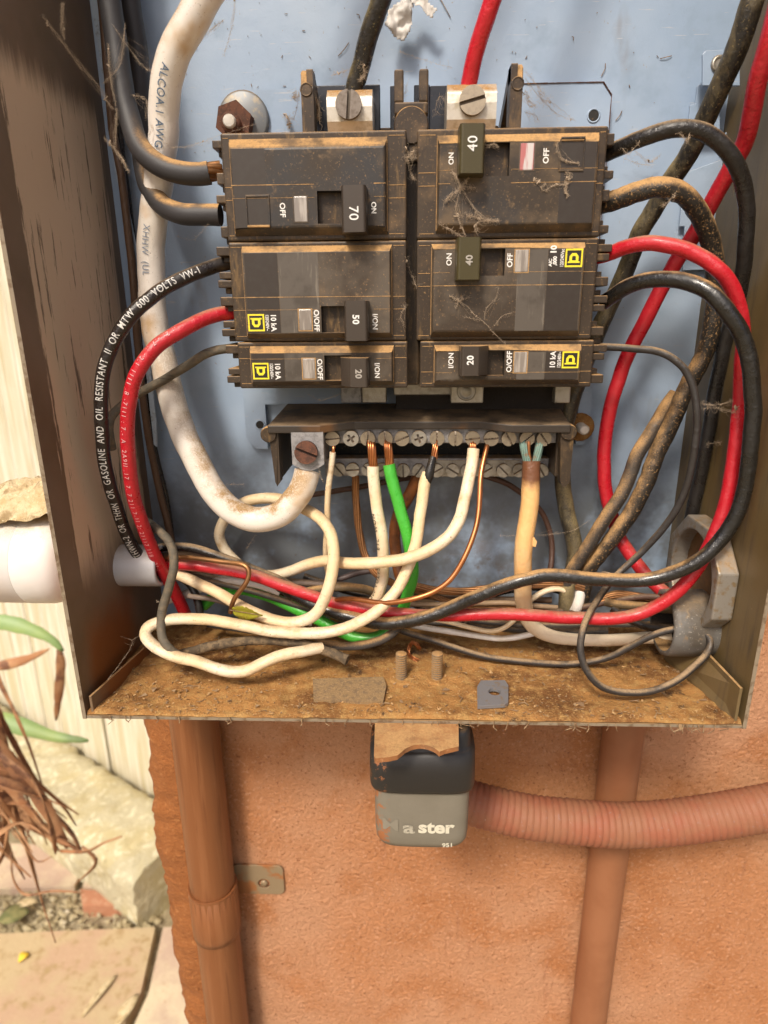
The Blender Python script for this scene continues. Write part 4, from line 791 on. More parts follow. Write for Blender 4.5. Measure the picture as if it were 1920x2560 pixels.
wire('wire', 'narrower dusty wire beside the taped wire at lower right', 'wire',
     [(1690, 985, 28), (1672, 1010, 29), (1654, 1037, 30), (1630, 1078, 31), (1597, 1133, 32), (1567, 1212, 33), (1527, 1277, 33), (1488, 1335, 33), (1456, 1385, 32), (1434, 1420, 31), (1420, 1455, 30), (1425, 1520, 30)], 34, mat('dusty_slate_insulation', (.035, .031, .028), rough=.38, dust=(DUST, -.1, .6, 1.05, .60, .6), **wd), n=16, jit=.04)
wire('wire', 'long red wire from the lower 40 breaker looping along the bottom to the left', 'wire',
     [(1480, 650, 42, .7), (1502, 647, 45, .8), (1534, 631, 49), (1567, 617, 53), (1610, 608, 57), (1656, 611, 60), (1711, 622, 63), (1757, 644, 65), (1792, 669, 67), (1822, 704, 67), (1841, 744, 66), (1853, 791, 65), (1857, 840, 63), (1853, 900, 61), (1852, 967, 60), (1850, 1021, 60), (1844, 1075, 61), (1835, 1143, 62), (1824, 1212, 63), (1809, 1277, 64), (1785, 1335, 65), (1762, 1385, 65), (1735, 1431, 65), (1697, 1474, 65), (1646, 1512, 64), (1589, 1536, 63), (1511, 1547, 62), (1434, 1546, 60), (1357, 1539, 59), (1280, 1535, 58), (1180, 1536, 56), (1103, 1538, 54), (1026, 1536, 52), (968, 1532, 50), (910, 1524, 48), (833, 1509, 47), (775, 1489, 46), (717, 1466, 45), (640, 1439, 44), (593, 1430, 43), (517, 1416, 42), (454, 1410, 41), (420, 1409, 40), (385, 1415, 38)], 33, M_RED, n=18, jit=.025)
wire('wire', 'long glossy black wire from the lower 40 breaker looping along the bottom', 'wire',
     [(1510, 755, 42), (1534, 739, 46), (1575, 713, 52), (1616, 700, 57), (1656, 697, 61), (1702, 701, 65), (1751, 715, 69), (1787, 739, 72), (1819, 777, 74), (1846, 820, 75), (1864, 864, 75), (1874, 913, 75), (1879, 967, 75), (1882, 1021, 75), (1880, 1075, 75), (1876, 1135, 75), (1864, 1215, 74), (1843, 1285, 74), (1812, 1335, 73), (1774, 1378, 73), (1724, 1416, 72), (1666, 1439, 70), (1589, 1452, 68), (1511, 1449, 66), (1434, 1442, 65), (1357, 1440, 64), (1299, 1451, 64), (1257, 1464, 63), (1199, 1489, 62), (1142, 1512, 60), (1084, 1535, 59), (1026, 1551, 57), (968, 1559, 55), (910, 1551, 52), (852, 1536, 49), (794, 1516, 46), (752, 1497, 42), (710, 1472, 36), (680, 1455, 30)], 36, mat('glossy_black_insulation', (.012, .011, .010), rough=.2, coat=.35, dust=(DUST, .5, .92, 1.15, .72, .3), **wd), n=20, jit=.05)
wire('wire', 'thin black wire from the right 20 breaker ending in a big loop on the floor', 'wire',
     [(1494, 866, 42), (1512, 867, 45), (1548, 869, 47), (1589, 873, 49), (1629, 876, 51), (1670, 888, 53), (1702, 913, 55), (1724, 943, 56), (1738, 981, 57), (1743, 1027, 58), (1742, 1075, 58), (1735, 1130, 58), (1716, 1219, 56), (1689, 1277, 54), (1650, 1331, 52), (1608, 1377, 50), (1550, 1431, 50), (1511, 1474, 54), (1481, 1520, 62), (1459, 1567, 72), (1451, 1617, 76), (1458, 1659, 78), (1481, 1698, 80), (1511, 1720, 80), (1569, 1732, 80), (1627, 1728, 79), (1685, 1705, 77), (1731, 1671, 73), (1766, 1636, 69), (1778, 1605, 66), (1762, 1582, 64), (1724, 1571, 62), (1677, 1573, 60), (1627, 1590, 58), (1581, 1614, 56), (1531, 1640, 54), (1473, 1655, 52), (1415, 1660, 51), (1338, 1656, 50), (1280, 1651, 49), (1219, 1643, 48), (1142, 1621, 46), (1084, 1601, 44), (1026, 1584, 42), (985, 1572, 40)], 17.5, mat('thin_black_insulation', (.030, .026, .024), rough=.35, dust=(DD, .15, .9, 1.0, .66, .45), **wd), n=12, jit=.03)

# wires off the neutral bars
o = wire('wire', 'thin cream wire under the first neutral screw', 'wire', [(832, 1130, 41), (829, 1160, 41), (823, 1200, 40), (818, 1276, 38), (818, 1305, 37), (814, 1363, 33), (815, 1392, 31), (822, 1440, 28)], 15, M_WHITEW, n=12)
MB().tube([Vector(c) for c in spline([tuple(at(834, 1108, 38)), tuple(at(834, 1120, 41)), tuple(at(832, 1134, 41))], 1)], 9/2*pxmm(at(832, 1130, 41)), n=8).build('conductor', M_COPPER, o)
def rope(name, lab, pts, w, m, cnt=7, turns=None, group=None):
    mid = [at(*p[:3]) for p in pts]; r = w/2*sum(pxmm(q) for q in mid)/len(mid)
    C, _ = sample(pts, r, 1.2); L = sum((b-a).length for a, b in zip(C, C[1:])); fr = frames(C); mb = MB(); cum = 0
    acc = [0]
    for a, b in zip(C, C[1:]): acc.append(acc[-1]+(b-a).length)
    for k in range(cnt):
        mb.tube([p + (a*math.cos(2*math.pi*k/cnt + acc[i]/(r*9)) + b*math.sin(2*math.pi*k/cnt + acc[i]/(r*9)))*r*.64 for i, (p, t, a, b) in enumerate(fr)], r*.37, n=7)
    mb.tube(C, r*.4, n=6); o = mb.build(name, m); tag(o, lab, 'wire', group); return o
rope('bare_wire', 'stranded bare copper wire hanging from the second lower neutral screw', [(884, 1178, 22), (888, 1190, 22), (889, 1235, 22), (892, 1276, 23), (899, 1334, 25), (913, 1389, 28), (938, 1432, 32), (985, 1460, 34)], 19, M_OLDCOPPER)
o = wire('wire', 'cream wire with black print under the third neutral screw', 'wire', [(933, 1166, 41), (936, 1205, 42), (941, 1260, 43), (947, 1295, 44), (955, 1335, 45), (959, 1381, 45), (958, 1432, 45), (953, 1462, 45), (944, 1490, 44), (930, 1510, 42), (915, 1535, 40)], 29, M_WHITEW, key='cr', n=16)
strands([(926, 1104, 39), (929, 1119, 41), (932, 1150, 41), (934, 1172, 41)], 23, M_COPPER, o, 8, .22)
print_on('cr', '600 VOLTS TC  ETL  WON', 3.0, 12, .95, M_BLACKPRINT, o, reverse=True, space=1.3)
o = wire('wire', 'bright green wire under the fourth neutral screw, looping low behind the white wires', 'wire',
     [(973, 1160, 41), (978, 1195, 42), (986, 1225, 43), (996, 1260, 44), (1004, 1290, 45), (1016, 1331, 46), (1028, 1381, 46), (1034, 1419, 46), (1029, 1457, 45), (1018, 1495, 43), (1006, 1525, 42), (990, 1558, 42), (965, 1583, 42), (930, 1597, 42), (879, 1591, 41), (841, 1573, 39), (803, 1553, 37), (765, 1533, 35), (720, 1513, 33), (682, 1495, 31), (644, 1481, 30), (606, 1473, 29), (568, 1476, 28), (535, 1492, 28), (508, 1514, 28)], 29, M_GREEN, n=18, jit=.01)
strands([(967, 1104, 39), (970, 1119, 41), (973, 1145, 41), (974, 1166, 41)], 23, M_COPPER, o, 8, .22)
o = wire('wire', 'twisted cream wire from the seventh neutral screw making the long flat loop at lower left', 'wire',
     [(1068, 1180, 43, .8), (1061, 1205, 44), (1056, 1260, 46), (1050, 1290, 48), (1046, 1322, 50), (1040, 1364, 52), (1030, 1399, 54), (1013, 1437, 56), (993, 1472, 58), (968, 1503, 60), (937, 1531, 61), (905, 1551, 62), (867, 1568, 62), (816, 1580, 62), (765, 1583, 62), (730, 1582, 62), (669, 1576, 62), (593, 1560, 62), (517, 1549, 62), (454, 1548, 62), (412, 1552, 63), (376, 1562, 65), (361, 1580, 67), (369, 1600, 69), (398, 1621, 71), (441, 1641, 73), (492, 1654, 74), (542, 1671, 75), (580, 1680, 75), (618, 1676, 74), (656, 1657, 72), (707, 1638, 69), (757, 1628, 65), (805, 1618, 60)], 29, M_WHITEW, n=18, jit=.09)
strands([(1090, 1104, 39), (1088, 1120, 41), (1085, 1148, 42)], 17, M_COPPER, o, 6, .2)
wire('sleeve', None, None, [(1084, 1142, 42, .75), (1078, 1165, 43, .95), (1072, 1190, 44, 1.1), (1068, 1206, 44, .9)], 23, M_WBLACK, o, n=14, jit=.05)
o = wire('wire', 'cream wire from the ninth neutral screw bending left across the other wires', 'wire',
     [(1183, 1121, 41), (1181, 1140, 42), (1177, 1170, 44), (1168, 1225, 49), (1158, 1262, 53), (1150, 1295, 57), (1133, 1328, 60), (1107, 1355, 62), (1069, 1377, 62), (1018, 1396, 60), (968, 1405, 58), (917, 1409, 55), (867, 1408, 51), (836, 1404, 47), (811, 1402, 43), (778, 1409, 38), (740, 1423, 33), (700, 1436, 29), (665, 1438, 26), (620, 1432, 24), (580, 1420, 24)], 29, M_WHITEW, n=18)
strands([(1180, 1104, 39), (1182, 1116, 41), (1183, 1126, 41)], 20, M_COPPER, o, 7, .1)
tag(wire('bare_wire', 'single bare copper wire bending from the tenth neutral screw to the lower left', 'wire',
     [(1221, 1106, 39), (1217, 1118, 41), (1210, 1146, 44), (1202, 1185, 48), (1199, 1240, 52), (1196, 1285, 55), (1188, 1326, 58), (1170, 1374, 61), (1153, 1409, 63), (1138, 1434, 64), (1118, 1458, 65), (1082, 1480, 65), (1044, 1494, 65), (1006, 1503, 64), (968, 1508, 62), (930, 1505, 59), (892, 1498, 55), (854, 1497, 50), (830, 1505, 46), (800, 1520, 42)], 13, M_COPPER, n=12, jit=.015))
o = wire('twin_wire', 'thick yellowed wire pair with burnt top under the last two neutral screws', 'wire',
     [(1327, 1152, 42, .96), (1326, 1190, 43), (1323, 1250, 45), (1320, 1285, 46), (1314, 1330, 47), (1308, 1380, 48), (1305, 1430, 47), (1305, 1475, 45), (1308, 1513, 43, .98), (1317, 1543, 41, .95), (1335, 1570, 40, .9), (1365, 1587, 40, .82), (1406, 1596, 40, .76), (1456, 1600, 40, .74), (1560, 1600, 40, .72), (1610, 1596, 40, .72), (1680, 1588, 42, .7)], 43, M_ORANGEW, n=20, jit=.025)
strands([(1308, 1104, 39), (1310, 1120, 41), (1318, 1156, 42)], 20, M_VERDIGRIS, o, 8, .15)
strands([(1350, 1104, 39), (1347, 1122, 41), (1340, 1154, 42)], 20, M_VERDIGRIS, o, 8, .1)
MB().tube([at(1322, 1104, 41), at(1322, 1130, 42), at(1326, 1156, 42)], 4.4*pxmm(at(1320, 1130, 41)), n=8).build('conductor', M_COPPER, o)
c = at(1334, 1352, 49); mb = MB(); mb.add([c + Vector(p) for p in ((-2.5, 0, 2.2), (.2, -.6, 1.8), (1.4, -1, 0), (1.0, -.8, -2.4), (-.2, 0, -2.6), (-2.5, .5, -1.2))], [(0, 1, 2, 3, 4, 5)]); q = mb.build('torn_flap', M_ORANGEW, o); q.modifiers.new('t', 'SOLIDIFY').thickness = .0006
wire('wire', 'white wire looping behind the thick white cable and down to the lower left', 'wire',
     [(625, 1432, 16), (598, 1412, 15), (572, 1388, 14), (553, 1360, 14), (547, 1334, 15), (558, 1303, 16), (587, 1270, 18), (615, 1253, 20), (650, 1246, 22), (690, 1246, 25), (723, 1256, 29), (757, 1270, 35), (782, 1283, 40), (809, 1307, 46), (828, 1339, 51), (836, 1391, 56), (833, 1426, 58), (824, 1464, 60), (812, 1495, 60), (797, 1529, 60), (770, 1548, 59), (735, 1557, 58), (682, 1551, 56), (631, 1530, 53), (593, 1512, 50), (543, 1482, 46), (492, 1457, 42), (449, 1437, 40), (405, 1424, 38)], 28, M_WHITEW, n=18, jit=.02)
wire('wire', 'rusty orange wire hanging behind the green wire', 'wire', [(1045, 1180, 20), (1040, 1200, 19), (1018, 1245, 17), (996, 1285, 16), (987, 1330, 16), (989, 1381, 17), (997, 1425, 20), (1010, 1470, 24)], 30, M_ORANGERUST, n=16)
wire('wire', 'thin rust-brown wire sagging across the back panel behind the neutral wires', 'wire', [(700, 1246, 6), (760, 1240, 7), (845, 1226, 9), (912, 1215, 10), (1000, 1198, 10), (1110, 1184, 10), (1190, 1184, 11), (1228, 1194, 12), (1265, 1207, 12), (1300, 1230, 11), (1335, 1258, 10), (1358, 1285, 10), (1374, 1327, 11), (1380, 1370, 13), (1376, 1420, 17), (1366, 1470, 22)], 14, mat('rust_brown_insulation', (.085, .042, .028), rough=.45, dust=(DD, .3, 1, .6, .68, .4), **wd), n=12)
wire('wire', 'cracked grey wire hooking down in front of the red wire at lower left', 'wire', [(352, 1292, 40), (382, 1316, 45), (409, 1337, 50), (428, 1363, 54), (435, 1394, 57), (434, 1427, 59), (426, 1452, 60), (418, 1482, 61), (408, 1510, 62), (402, 1541, 64), (401, 1566, 66), (404, 1591, 69), (415, 1614, 72), (438, 1635, 72), (470, 1648, 70)], 22, M_SOCK, n=14, jit=.08)
wire('wire', 'thin brown wire hooking over the red wire near the small leaf', 'wire', [(385, 1398, 40), (446, 1393, 44), (517, 1399, 48), (580, 1407, 51), (606, 1410, 53), (622, 1421, 54), (622, 1442, 55), (612, 1462, 56), (597, 1481, 56), (584, 1499, 56), (576, 1532, 54)], 12.5, M_OLDCOPPER, n=12)
wire('wire', 'dusty black wire along the top of the lower left bundle', 'wire', [(400, 1368, 36), (446, 1367, 38), (492, 1373, 39), (542, 1388, 40), (593, 1406, 40), (644, 1428, 40), (694, 1448, 40), (740, 1475, 40), (780, 1500, 40), (830, 1535, 40)], 22, M_WBLACK, n=14, jit=.06)
wire('wire', 'tan wire just under the dusty black one in the left bundle', 'wire', [(400, 1388, 34), (446, 1383, 35), (510, 1388, 36), (580, 1402, 36), (640, 1432, 36), (690, 1458, 36), (760, 1480, 36), (830, 1490, 36)], 13, mat('tan_insulation', (.30, .20, .12), rough=.45, dust=(DD, .3, 1, .9), **wd), n=12)
wire('wire', 'grey-brown wire lying across the back of the bundle below the white wires', 'wire', [(690, 1448, 26), (720, 1453, 27), (770, 1456, 28), (820, 1460, 28), (867, 1463, 28), (910, 1470, 28), (950, 1486, 28)], 16, mat('grey_brown_insulation', (.20, .15, .12), rough=.45, dust=(DD, .3, 1, .8), **wd), n=12)
wire('wire', 'dusty yellow-brown wire in the middle of the bundle', 'wire', [(720, 1500, 26), (770, 1478, 28), (830, 1468, 30), (880, 1468, 30), (925, 1478, 30), (960, 1500, 30)], 22, mat('dusty_ochre_insulation', (.13, .09, .045), rough=.6, dust=(DUST, 0, .8, .9, .62, .6), bump=((.4, .3),)), n=12)
wire('wire', 'short purple-brown wire crossing behind the printed cream wire', 'wire', [(820, 1452, 20), (853, 1446, 20), (896, 1431, 20), (930, 1428, 21), (970, 1436, 22)], 15, mat('purple_brown_insulation', (.075, .05, .045), rough=.4, **wd), n=12)
wire('wire', 'pale grey wire half hidden under the red wire at left', 'wire', [(420, 1500, 26), (470, 1484, 28), (530, 1460, 31), (560, 1450, 32), (600, 1452, 33), (650, 1462, 34), (700, 1480, 34)], 22, M_WHITECOLD, n=12)
wire('wire', 'dusty black wire falling left behind the twisted cream loop', 'wire', [(440, 1440, 30), (470, 1455, 30), (490, 1490, 32), (500, 1530, 34), (500, 1560, 36)], 20, M_WBLACK, n=12, jit=.06)
rope('bare_wire', 'bare stranded copper wire running right along the top of the bottom bundle', [(1000, 1462, 32), (1044, 1467, 32), (1094, 1476, 32), (1160, 1478, 31), (1225, 1471, 31), (1282, 1465, 30), (1342, 1462, 30), (1406, 1458, 30), (1460, 1470, 31)], 20, M_OLDCOPPER)
rope('bare_wire', 'lower bare stranded copper wire under the black wire at bottom centre', [(1030, 1472, 26), (1075, 1488, 27), (1120, 1502, 28), (1180, 1516, 28), (1240, 1520, 28), (1300, 1516, 28), (1390, 1522, 28)], 17, M_OLDCOPPER)
wire('wire', 'thin tan wire just above the red wire at bottom centre', 'wire', [(1000, 1512, 30), (1060, 1511, 30), (1140, 1510, 30), (1220, 1507, 30), (1282, 1508, 30), (1340, 1515, 30), (1395, 1520, 30)], 13, bpy.data.materials['tan_insulation'], n=12)
wire('wire', 'bright cream wire arching between the yellowed pair and the black cable', 'wire', [(1300, 1522, 30), (1327, 1500, 31), (1350, 1483, 32), (1378, 1472, 32), (1404, 1472, 32), (1425, 1484, 32)], 14, M_WHITEW, n=12)
wire('wire', 'thin cream wire dipping under the red wire at bottom centre', 'wire', [(1090, 1548, 42), (1120, 1554, 42), (1150, 1563, 42), (1185, 1572, 42), (1229, 1579, 42), (1260, 1570, 42), (1284, 1552, 41), (1300, 1530, 40)], 12.5, M_WHITEW, n=12)
wire('wire', 'greyish cream wire lying lowest at bottom centre', 'wire', [(900, 1540, 34), (980, 1552, 36), (1040, 1565, 39), (1110, 1576, 40), (1140, 1581, 40), (1216, 1593, 40), (1266, 1596, 40), (1322, 1587, 40), (1360, 1576, 40)], 15, M_WHITECOLD, n=12)
wire('wire', 'short white wire end dropping beside the black cable at lower right', 'wire', [(1462, 1430, 27), (1456, 1455, 28), (1452, 1480, 30), (1447, 1503, 33), (1436, 1530, 36)], 27, M_WHITECOLD, n=14)
wire('wire', 'short glossy black wire running into the right metal pipe', 'wire', [(1530, 1520, 40), (1575, 1548, 44), (1619, 1566, 46), (1666, 1571, 47), (1720, 1570, 48)], 21, M_WBLACK_CLEAN, n=14)
rope('bare_wire', 'frayed bare copper bundle beside the mouth of the right metal pipe', [(1500, 1502, 34), (1540, 1488, 35), (1590, 1492, 36), (1640, 1500, 38), (1690, 1508, 42)], 24, M_OLDCOPPER, 9)
wire('wire', 'ochre cloth-covered wire below the frayed copper at the right pipe', 'wire', [(1512, 1502, 38), (1540, 1510, 40), (1585, 1514, 41), (1640, 1520, 42), (1690, 1525, 44)], 22, bpy.data.materials['dusty_ochre_insulation'], n=12, jit=.1)
EX = [('thin dark brown wire low across the back of the bottom bundle', [(430, 1420, 22), (520, 1440, 22), (640, 1470, 23), (760, 1492, 24), (880, 1500, 24), (1000, 1490, 24), (1120, 1492, 24), (1240, 1498, 24), (1380, 1500, 26)], 15, 'brown_insulation'),
      ('thin black wire weaving through the middle of the bottom bundle', [(480, 1445, 34), (600, 1470, 34), (700, 1500, 35), (800, 1530, 36), (900, 1540, 36), (1020, 1535, 36), (1140, 1545, 36), (1260, 1560, 37), (1380, 1562, 38), (1480, 1560, 40), (1600, 1560, 44)], 16, 'grey_black_insulation'),
      ('dark grey wire lying along the back of the box floor', [(520, 1560, 30), (620, 1575, 32), (720, 1590, 33), (860, 1560, 34), (980, 1548, 34), (1100, 1556, 34), (1250, 1570, 34), (1400, 1580, 34), (1520, 1576, 36)], 18, 'grey_black_insulation'),
      ('thin black wire curling behind the yellowed pair', [(1200, 1500, 24), (1260, 1480, 23), (1330, 1470, 22), (1400, 1480, 22), (1450, 1520, 26), (1440, 1560, 30)], 13, 'clean_black_insulation'),
      ('slim grey wire crossing under the white loop at left', [(470, 1490, 36), (540, 1500, 36), (620, 1525, 37), (700, 1545, 38), (780, 1560, 38)], 13, 'grey_brown_insulation'),
      ('dusty black wire behind the printed cream wire at the bottom', [(760, 1440, 14), (840, 1470, 16), (920, 1490, 18), (1010, 1500, 20), (1080, 1530, 24), (1180, 1540, 28)], 17, 'black_insulation'),
      ('dark brown wire rising along the back to the right pipe', [(1240, 1530, 30), (1320, 1535, 32), (1420, 1525, 34), (1520, 1505, 36), (1620, 1490, 40), (1700, 1500, 44)], 15, 'rust_brown_insulation')]
for lab_, p_, w_, m_ in EX: wire('wire', lab_, 'wire', p_, w_, bpy.data.materials[m_], n=12, jit=.06)
wire('torn_sheath', 'flattened strip of torn dusty tape lying on the box floor', 'tape', [(436, 1640, 60), (480, 1630, 60), (517, 1618, 60), (593, 1606, 59), (669, 1600, 59), (740, 1606, 59), (790, 1619, 60), (841, 1638, 62), (868, 1650, 64)], 24, M_FLAT, n=14, jit=.3)
wire('torn_sheath', 'dark dusty offcut of sheath curled beside the green wire', 'tape', [(790, 1606, 52), (830, 1614, 53), (867, 1617, 54), (930, 1609, 54), (966, 1595, 53), (990, 1574, 52), (1000, 1556, 51)], 22, mat('dark_torn_sheath', (.05, .042, .036), rough=.8, dust=(DUST, .1, .9, .8, .6, .6), bump=((.5, .5),)), n=14, jit=.16)

# ------------------------------------------------------------------ pipes
def atx(u, v, x):
    d = ray(u, v); return CAM + d*((x-CAM.x)/d.x)
# metal pipe end inside the right wall with its big octagonal locknut
pn, pf, pt_, pb = atx(1838, 1480, XR-6), atx(1690, 1420, XR-6), atx(1752, 1288, XR-6), atx(1792, 1624, XR-6)
cy, cz = -47.0, -181.0; Rn = 26.0
F = empty('pipe_fitting', (XR, cy, cz), 'grey metal pipe end with large octagonal nut in the lower right wall', 'pipe fitting')
oct_ = [(cy+Rn*1.06*math.cos(math.pi/8+k*math.pi/4), cz+Rn*1.06*math.sin(math.pi/8+k*math.pi/4)) for k in range(8)]
mb = MB(); holed(mb, oct_, cy, cz, Rn*.80, XR-9, XR-.2, axis='x', n=40)
mb.build('locknut', mat('zinc_locknut', (.27, .245, .21), rough=.45, metal=.35, var=((.25, (.23, .16, .085), .5, .68), (1.4, (.16, .12, .08), .62, .75)), dust=(DUST, .3, 1, .6), bump=((1.1, .08),)), F, bevel=.8)
MB().lathe((XR-1.5, cy, cz), (1, 0, 0), ((0, Rn*.82), (.4, Rn*.82), (.4, .1)), 40).build('rusty_disc', mat('rusty_wall_disc', (.125, .068, .025), rough=.6, var=((.06, (.20, .09, .025), .45, .65), (.8, (.06, .035, .02), .62, .72)), bump=((.6, .15),)), F)
pc = at(1708, 1556, 50); pr = 82*pxmm(pc)
mb = MB(); mb.lathe((at(1656, 1550, 50).x, pc.y, pc.z), (1, 0, 0), ((0, pr*.86), (-.2, pr*.9), (0, pr), (3, pr*1.02), (26, pr*1.02), (26.5, pr*.98), (XR+T-at(1656, 1550, 50).x, pr*.98)), 40, 0, True, False)
mb.lathe((at(1656, 1550, 50).x, pc.y, pc.z), (1, 0, 0), ((0, pr*.86), (30, pr*.86), (30, .1)), 40, 1, True, False)
mb.build('pipe', [mat('grey_pipe', (.15, .143, .133), rough=.6, metal=.1, var=((.06, (.10, .085, .068), .4, .65), (.3, (.22, .16, .10), .56, .72), (.9, (.34, .31, .26), .6, .72)), dust=(DD, .5, 1, .7), bump=((.5, .2),)), M_HOLE], F)
# white plastic pipe entering through the left wall, with the sandy crust on it
q = atx(306, 1413, XL); py, pz = q.y, q.z; r_in = 52*pxmm(q); r_out = r_in*2.15; pzo = pz + 3.5
PV = empty('plastic_pipe', (XL-20, py, pz-r_out), 'white plastic pipe entering the box through its left wall', 'pipe')
c1 = MB(); c1.lathe((XL-.2, py, pz), (1, 0, 0), ((0, r_in), (19, r_in), (19.8, r_in*.97), (19.8, r_in*.80), (8, r_in*.78), (8, .1)), 36, 0, True, False); c1.build('pipe_end', M_PVCIN, PV)
MB().lathe((XL-T-.2, py, pzo), (-1, 0, 0), ((0, r_out*.70), (22, r_out*.70), (23, r_out*.66)), 40).build('pipe_neck', M_PVC, PV)
MB().lathe((XL-22, py, pzo), (-1, 0, 0), ((0, r_out*.66), (.6, r_out*.76), (2, r_out*.87), (5, r_out*.96), (9, r_out), (20, r_out*1.005), (20.4, r_out*.99)), 56).build('coupling', M_PVC, PV)
MB().lathe((XL-42.7, py, pzo), (-1, 0, 0), ((0, r_out*.97), (.5, r_out*.995), (500, r_out*.995)), 56).build('pipe', M_PVC, PV)
MB().lathe((XL-T-.1, py, pzo), (-1, 0, 0), ((0, r_out*.8), (2.2, r_out*.8), (2.4, r_out*.6)), 32).build('locknut', M_PVC, PV)
mb = MB(); K, S = 120, 30; vs = []
for i in range(K+1):
    x = XL-3 - 210*i/K; hgt = max(7, 30 - 20*min(1, i/K*3.4)) + 3*noise.noise(Vector((x*.08, 0, 4)))
    for k in range(S):
        an = math.pi*(.20 + .60*k/(S-1)); rr = r_out*1.0
        p = Vector((x, py+6 + math.cos(an)*rr*1.02, pzo + math.sin(an)*(rr+hgt) - 1)); n_ = Vector((0, math.cos(an), math.sin(an)))
        vs.append(p + n_*(4.0*noise.noise(p*.07) + 2.4*noise.noise(p*.22) + 1.2*noise.noise(p*.6) + .5*noise.noise(p*1.3)))
mb.add(vs, [(i*S+k, i*S+k+1, (i+1)*S+k+1, (i+1)*S+k) for i in range(K) for k in range(S-1)], 0, True); mb.add(vs[:S], [list(range(S))])
tag(mb.build('mortar_crust', M_SANDY), 'crumbly sand-coloured crust lying on the white pipe left of the box', 'crust')
# painted conduits below the box
def vpipe(name, lab, u0, v0, u1, v1, wpx, m, collar=None, top=ZB-T):
    r = wpx/2*pxmm(at(u0, v0, 8)); h = r-WY+1.5; x = (at(u0, v0, h).x + at(u1, v1, h).x)/2
    e = empty(name, (x, -h, GZ), lab, 'conduit')
    mb = MB(); K = 60; mb.lathe((x, -h, top), (0, 0, -1), [((top-GZ-4)*i/K, r) for i in range(K+1)], 40); mb.build('pipe', m, e)
    if collar:
        z0_, z1_ = at(u1, collar[0], h).z, at(u1, collar[1], h).z
        MB().lathe((x, -h, z0_), (0, 0, -1), ((0, r+.1), (.9, r*1.10), (z0_-z1_-5, r*1.115), (z0_-z1_-.6, r*1.10), (z0_-z1_, r+.1)), 40).build('coupling', m, e)
    return e, x, h, r
LC, lx, lh, lr = vpipe('conduit', 'terracotta-painted pipe with a coupling, running down at left below the box', 501, 1840, 562, 2560, 118, M_PIPE, (2212, 2322))
RC, rx, rh, rr_ = vpipe('conduit', 'tan-painted pipe running down at right behind the ribbed hose', 1570, 1814, 1461, 2560, 101, M_PIPE2)
# bracket strap of the left pipe
SP = empty('pipe_strap', (lx+20, 5, at(640, 2200, -5).z), 'metal strap with a screw hole holding the left painted pipe', 'strap')
A, Bq = at(585, 2162, -WY+1.6), at(712, 2236, -WY+1.6); P = rrect(lx+lr*.6, Bq.x, Bq.z, A.z, 4); hc = at(660, 2209, -WY+1.6)
mb = MB(); holed(mb, P, hc.x, hc.z, 4.0, WY-1.8, WY-.4, axis='y', n=24); mb.build('tab', M_STRAP, SP, bevel=.3)
MB().lathe((hc.x, WY-.9, hc.z), (0, -1, 0), ((0, 2.4), (.9, 2.3), (1.3, 1.2)), 16).build('nail', M_STRAP, SP)
mb = MB(); arc = [(lx + (lr+.35+t)*math.cos(a), -lh - (lr+.35+t)*math.sin(a)) for t, rng in ((0, range(13)), (1.1, range(12, -1, -1))) for a in [math.pi*k/12 for k in rng]]
mb.prism(arc, Bq.z+1, A.z-1, axis='z'); mb.build('band', M_PIPE, SP)
# ribbed flexible hose
pts = [(1060, 1830, 22), (1062, 1890, 24), (1085, 1950, 27), (1150, 1995, 31), (1235, 2022, 34), (1330, 2043, 36), (1434, 2054, 37), (1550, 2062, 37), (1666, 2057, 37), (1782, 2042, 37), (1920, 2018, 36), (2080, 1985, 34), (2300, 1930, 30), (2700, 1830, 24), (3300, 1700, 18), (4200, 1560, 12)]
r = 50*pxmm(at(1550, 2060, 37)); C = [Vector(c[:3]) for c in spline([tuple(at(*p)) for p in pts], .42)]
acc = [0]
for a, b in zip(C, C[1:]): acc.append(acc[-1]+(b-a).length)
mb = MB(); mb.tube(C, [r*(1 + .085*abs(math.sin(math.pi*s/3.6))**.5 + .012*noise.noise(Vector((s*.2, 0, 0)))) for s in acc], n=30)
tag(mb.build('ribbed_hose', M_FLEX), 'ribbed pink-painted flexible conduit crossing in front of the right pipe', 'hose')

# ------------------------------------------------------------------ padlock and hasp
hp = [(935, 1790), (935, 1888), (937, 1895), (990, 1890), (999, 1880)]
bite = [(1004+94*k/10, 1880-19*math.sin(math.pi*k/10)**.7) for k in range(11)]
poly = [(938, 1780), (935, 1890), (938, 1896), (972, 1893), (994, 1888)] + bite + [(1112, 1874), (1147, 1866), (1146, 1780)]
P = [atz(u, v, ZB-1.8) for u, v in poly]; mb = MB(); mb.prism([(p.x, p.y) for p in P], ZB-3.9, ZB-1.8, axis='z')
tag(mb.build('hasp', M_HASP, bevel=.3), 'rusty hasp plate with a broken round hole, sticking out under the box', 'hasp')
PL = empty('padlock', (at(1050, 1950, 86).x, -86, -294), 'grey padlock with a black cover hanging below the box, worn white lettering', 'padlock')
pxc = at(1055, 2050, 98).x
def superloft(rings, n=56):
    mb = MB(); vs = []
    for z, cx_, hw, cy_, hd, ex in rings:
        for k in range(n):
            a = 2*math.pi*k/n; ca, sa = math.cos(a), math.sin(a)
            vs.append((cx_ + hw*math.copysign(abs(ca)**(2/ex), ca), cy_ + hd*math.copysign(abs(sa)**(2/ex), sa), z))
    L = len(rings); mb.add(vs, [(i*n+k, i*n+(k+1) % n, (i+1)*n+(k+1) % n, (i+1)*n+k) for i in range(L-1) for k in range(n)], 0, True)
    mb.add(vs[:n], [list(range(n))]); mb.add(vs[-n:], [list(range(n))]); return mb
